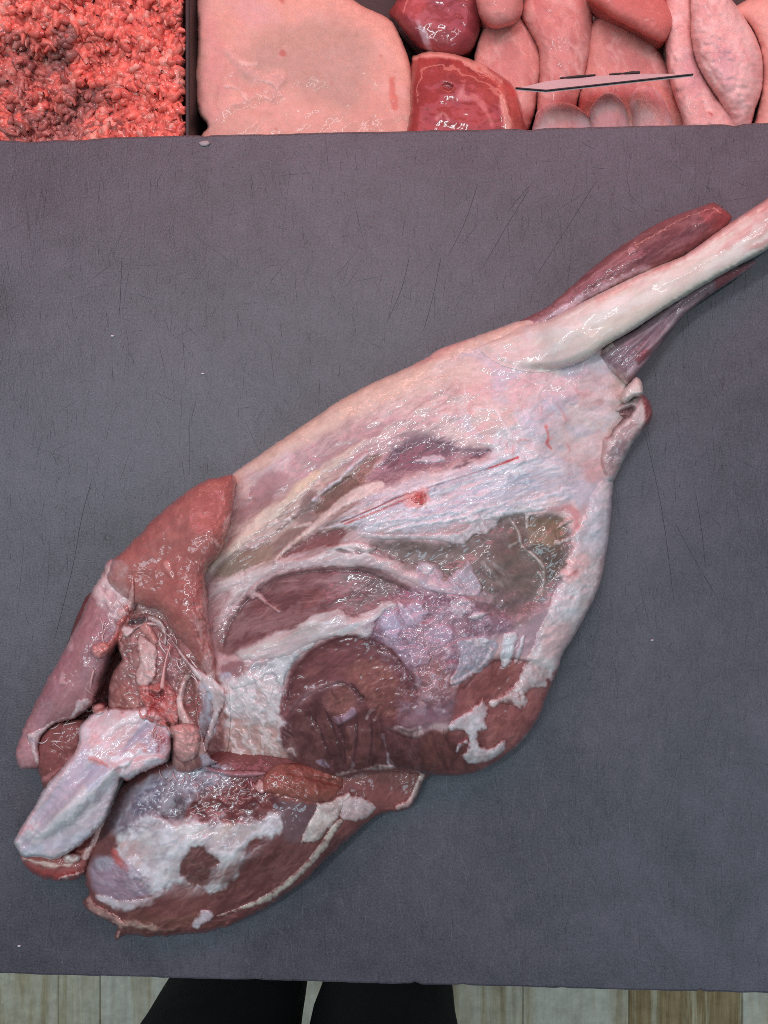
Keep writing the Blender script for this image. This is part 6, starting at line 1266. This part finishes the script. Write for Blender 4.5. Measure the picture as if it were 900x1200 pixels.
def skin(s):
    Q = [tuple(q) for q in s.P[::4]]; s.mottle(Q, (206, 142, 140), .45, 16, 60, 1.5, .1, .3).mottle(Q, (234, 206, 198), .45, 8, 60, 1.6, .2, .2)
    s.lump(.8, 5, 2); s.tint(.05, 5, 2)
    b = s.P.mean(0); s.paint([tuple(b + [-14, -20]), tuple(b + [10, -10]), tuple(b + [6, 30]), tuple(b + [-10, 20])], (206, 160, 166), a=.5, f=12)
    s.paint([(831, 132), (834, 134)], (176, 70, 76), a=.8, f=2, w=2.5)
cut('poultry_piece', [(782, -50), (806, -50), (812, 20), (816, 70), (834, 104), (862, 140), (870, 190), (812, 190), (800, 140), (786, 90), (780, 30)], (222, 172, 166), 56, 18, 'narrow strip of bumpy pale poultry skin left of the large poultry piece', 'chicken', gr_=3, mat=M_SKIN, z0=-140, then=skin, fine=.5)
cut('poultry_piece', [(808, -40), (830, -46), (856, 0), (876, 30), (890, 60), (892, 100), (880, 140), (876, 190), (864, 180), (852, 136), (830, 96), (814, 64), (810, 20)], (226, 182, 176), 66, 28, 'large pale bumpy piece of poultry with skin at the right', 'chicken', gr_=3, mat=M_SKIN, z0=-140, then=skin, fine=.5)
cut('poultry_piece', [(858, 20), (870, 6), (920, -10), (960, 20), (960, 190), (880, 190), (892, 110), (892, 60), (876, 30)], (224, 170, 158), 58, 30, 'smooth peach poultry piece at the far right edge', 'chicken', gr_=3, mat=M_SKIN, z0=-140, then=None)
# price tag on edge among the fillets
def price_tag():
    root = empty('price_tag', pt(708, 98, -100)); bm = bmesh.new()
    a = np.array(pt(604, 104, -62)); b = np.array(pt(812, 88, -62)); m = np.array(pt(640, 107, -62))
    ray = (np.array(CAM) - (a + b) / 2); ray = ray / np.linalg.norm(ray); up = -ray * .036 + np.array([0, .0058, 0])
    th_ = np.array([0, -.0007, -.0003])
    q = [a, m, b, b + up * .12, a + (b - a) * .70 + up * .62, a + (b - a) * .38 + up * .78, a + (b - a) * .16 + up * .55]
    f = [bm.verts.new(tuple(p)) for p in q]; k = [bm.verts.new(tuple(p + th_)) for p in q]
    bm.faces.new(f); bm.faces.new(k[::-1])
    for i in range(len(f)): bm.faces.new([f[i], k[i], k[(i + 1) % len(f)], f[(i + 1) % len(f)]])
    bmesh.ops.recalc_face_normals(bm, faces=bm.faces[:]); link('card', bm, M_CARD, root, False)
    for pts_ in ((a, m), (m, b)):
        bm = bmesh.new(); tube(bm, [tuple(p + np.array([0, .0002, .0005])) for p in pts_], [.0006, .0006], 6); link('edge_strip', bm, M_INK, root, False)
    for t0, t1, w in ((.24, .45, .0009), (.53, .62, .0007), (.62, .71, .0012)):
        bm = bmesh.new(); h0 = .74 - abs(t0 - .4) * .4; h1 = .74 - abs(t1 - .4) * .4
        p0 = a + (b - a) * t0 + up * h0; p1 = a + (b - a) * t1 + up * h1
        o_ = np.array([0, .0004, .0006]); tube(bm, [tuple(p0 + o_), tuple((p0 + p1) / 2 + o_), tuple(p1 + o_)], [w * .6, w, w * .7], 6); link('ink_mark', bm, M_INK, root, False)
    tag(root, 'narrow white price tag with black marks standing among the chicken fillets', 'price tag')
price_tag()
# crumbs on the board
def crumb(u, v, w, c, label):
    bm = bmesh.new(); bmesh.ops.create_icosphere(bm, subdivisions=2, radius=1)
    rr = random.Random(int(u)); x, y, z = pt(u, v, 0)
    for q in bm.verts: q.co = (x + q.co.x * w * .00047 * (1 + .2 * rr.uniform(-1, 1)), y + q.co.y * w * .45 * .00047 * (1 + .2 * rr.uniform(-1, 1)), .0004 + z + q.co.z * .0006)
    tag(link('fat_crumb', bm, plain('crumb', c, .5)), label, 'crumb')
crumb(240, 168.5, 7, (160, 150, 152), 'pale sliver of fat near the board\'s back edge below the black tray rim')
crumb(132, 394, 2.2, (216, 214, 216), 'tiny white fleck on the upper left of the board')
crumb(238, 438, 2.2, (216, 214, 216), 'tiny white fleck above the lamb\'s flank on the board')
crumb(23, 1108, 2.2, (216, 214, 216), 'tiny white fleck at the lower left of the board')
crumb(764, 750, 2.0, (190, 194, 200), 'tiny pale fleck right of the fat seam on the board')
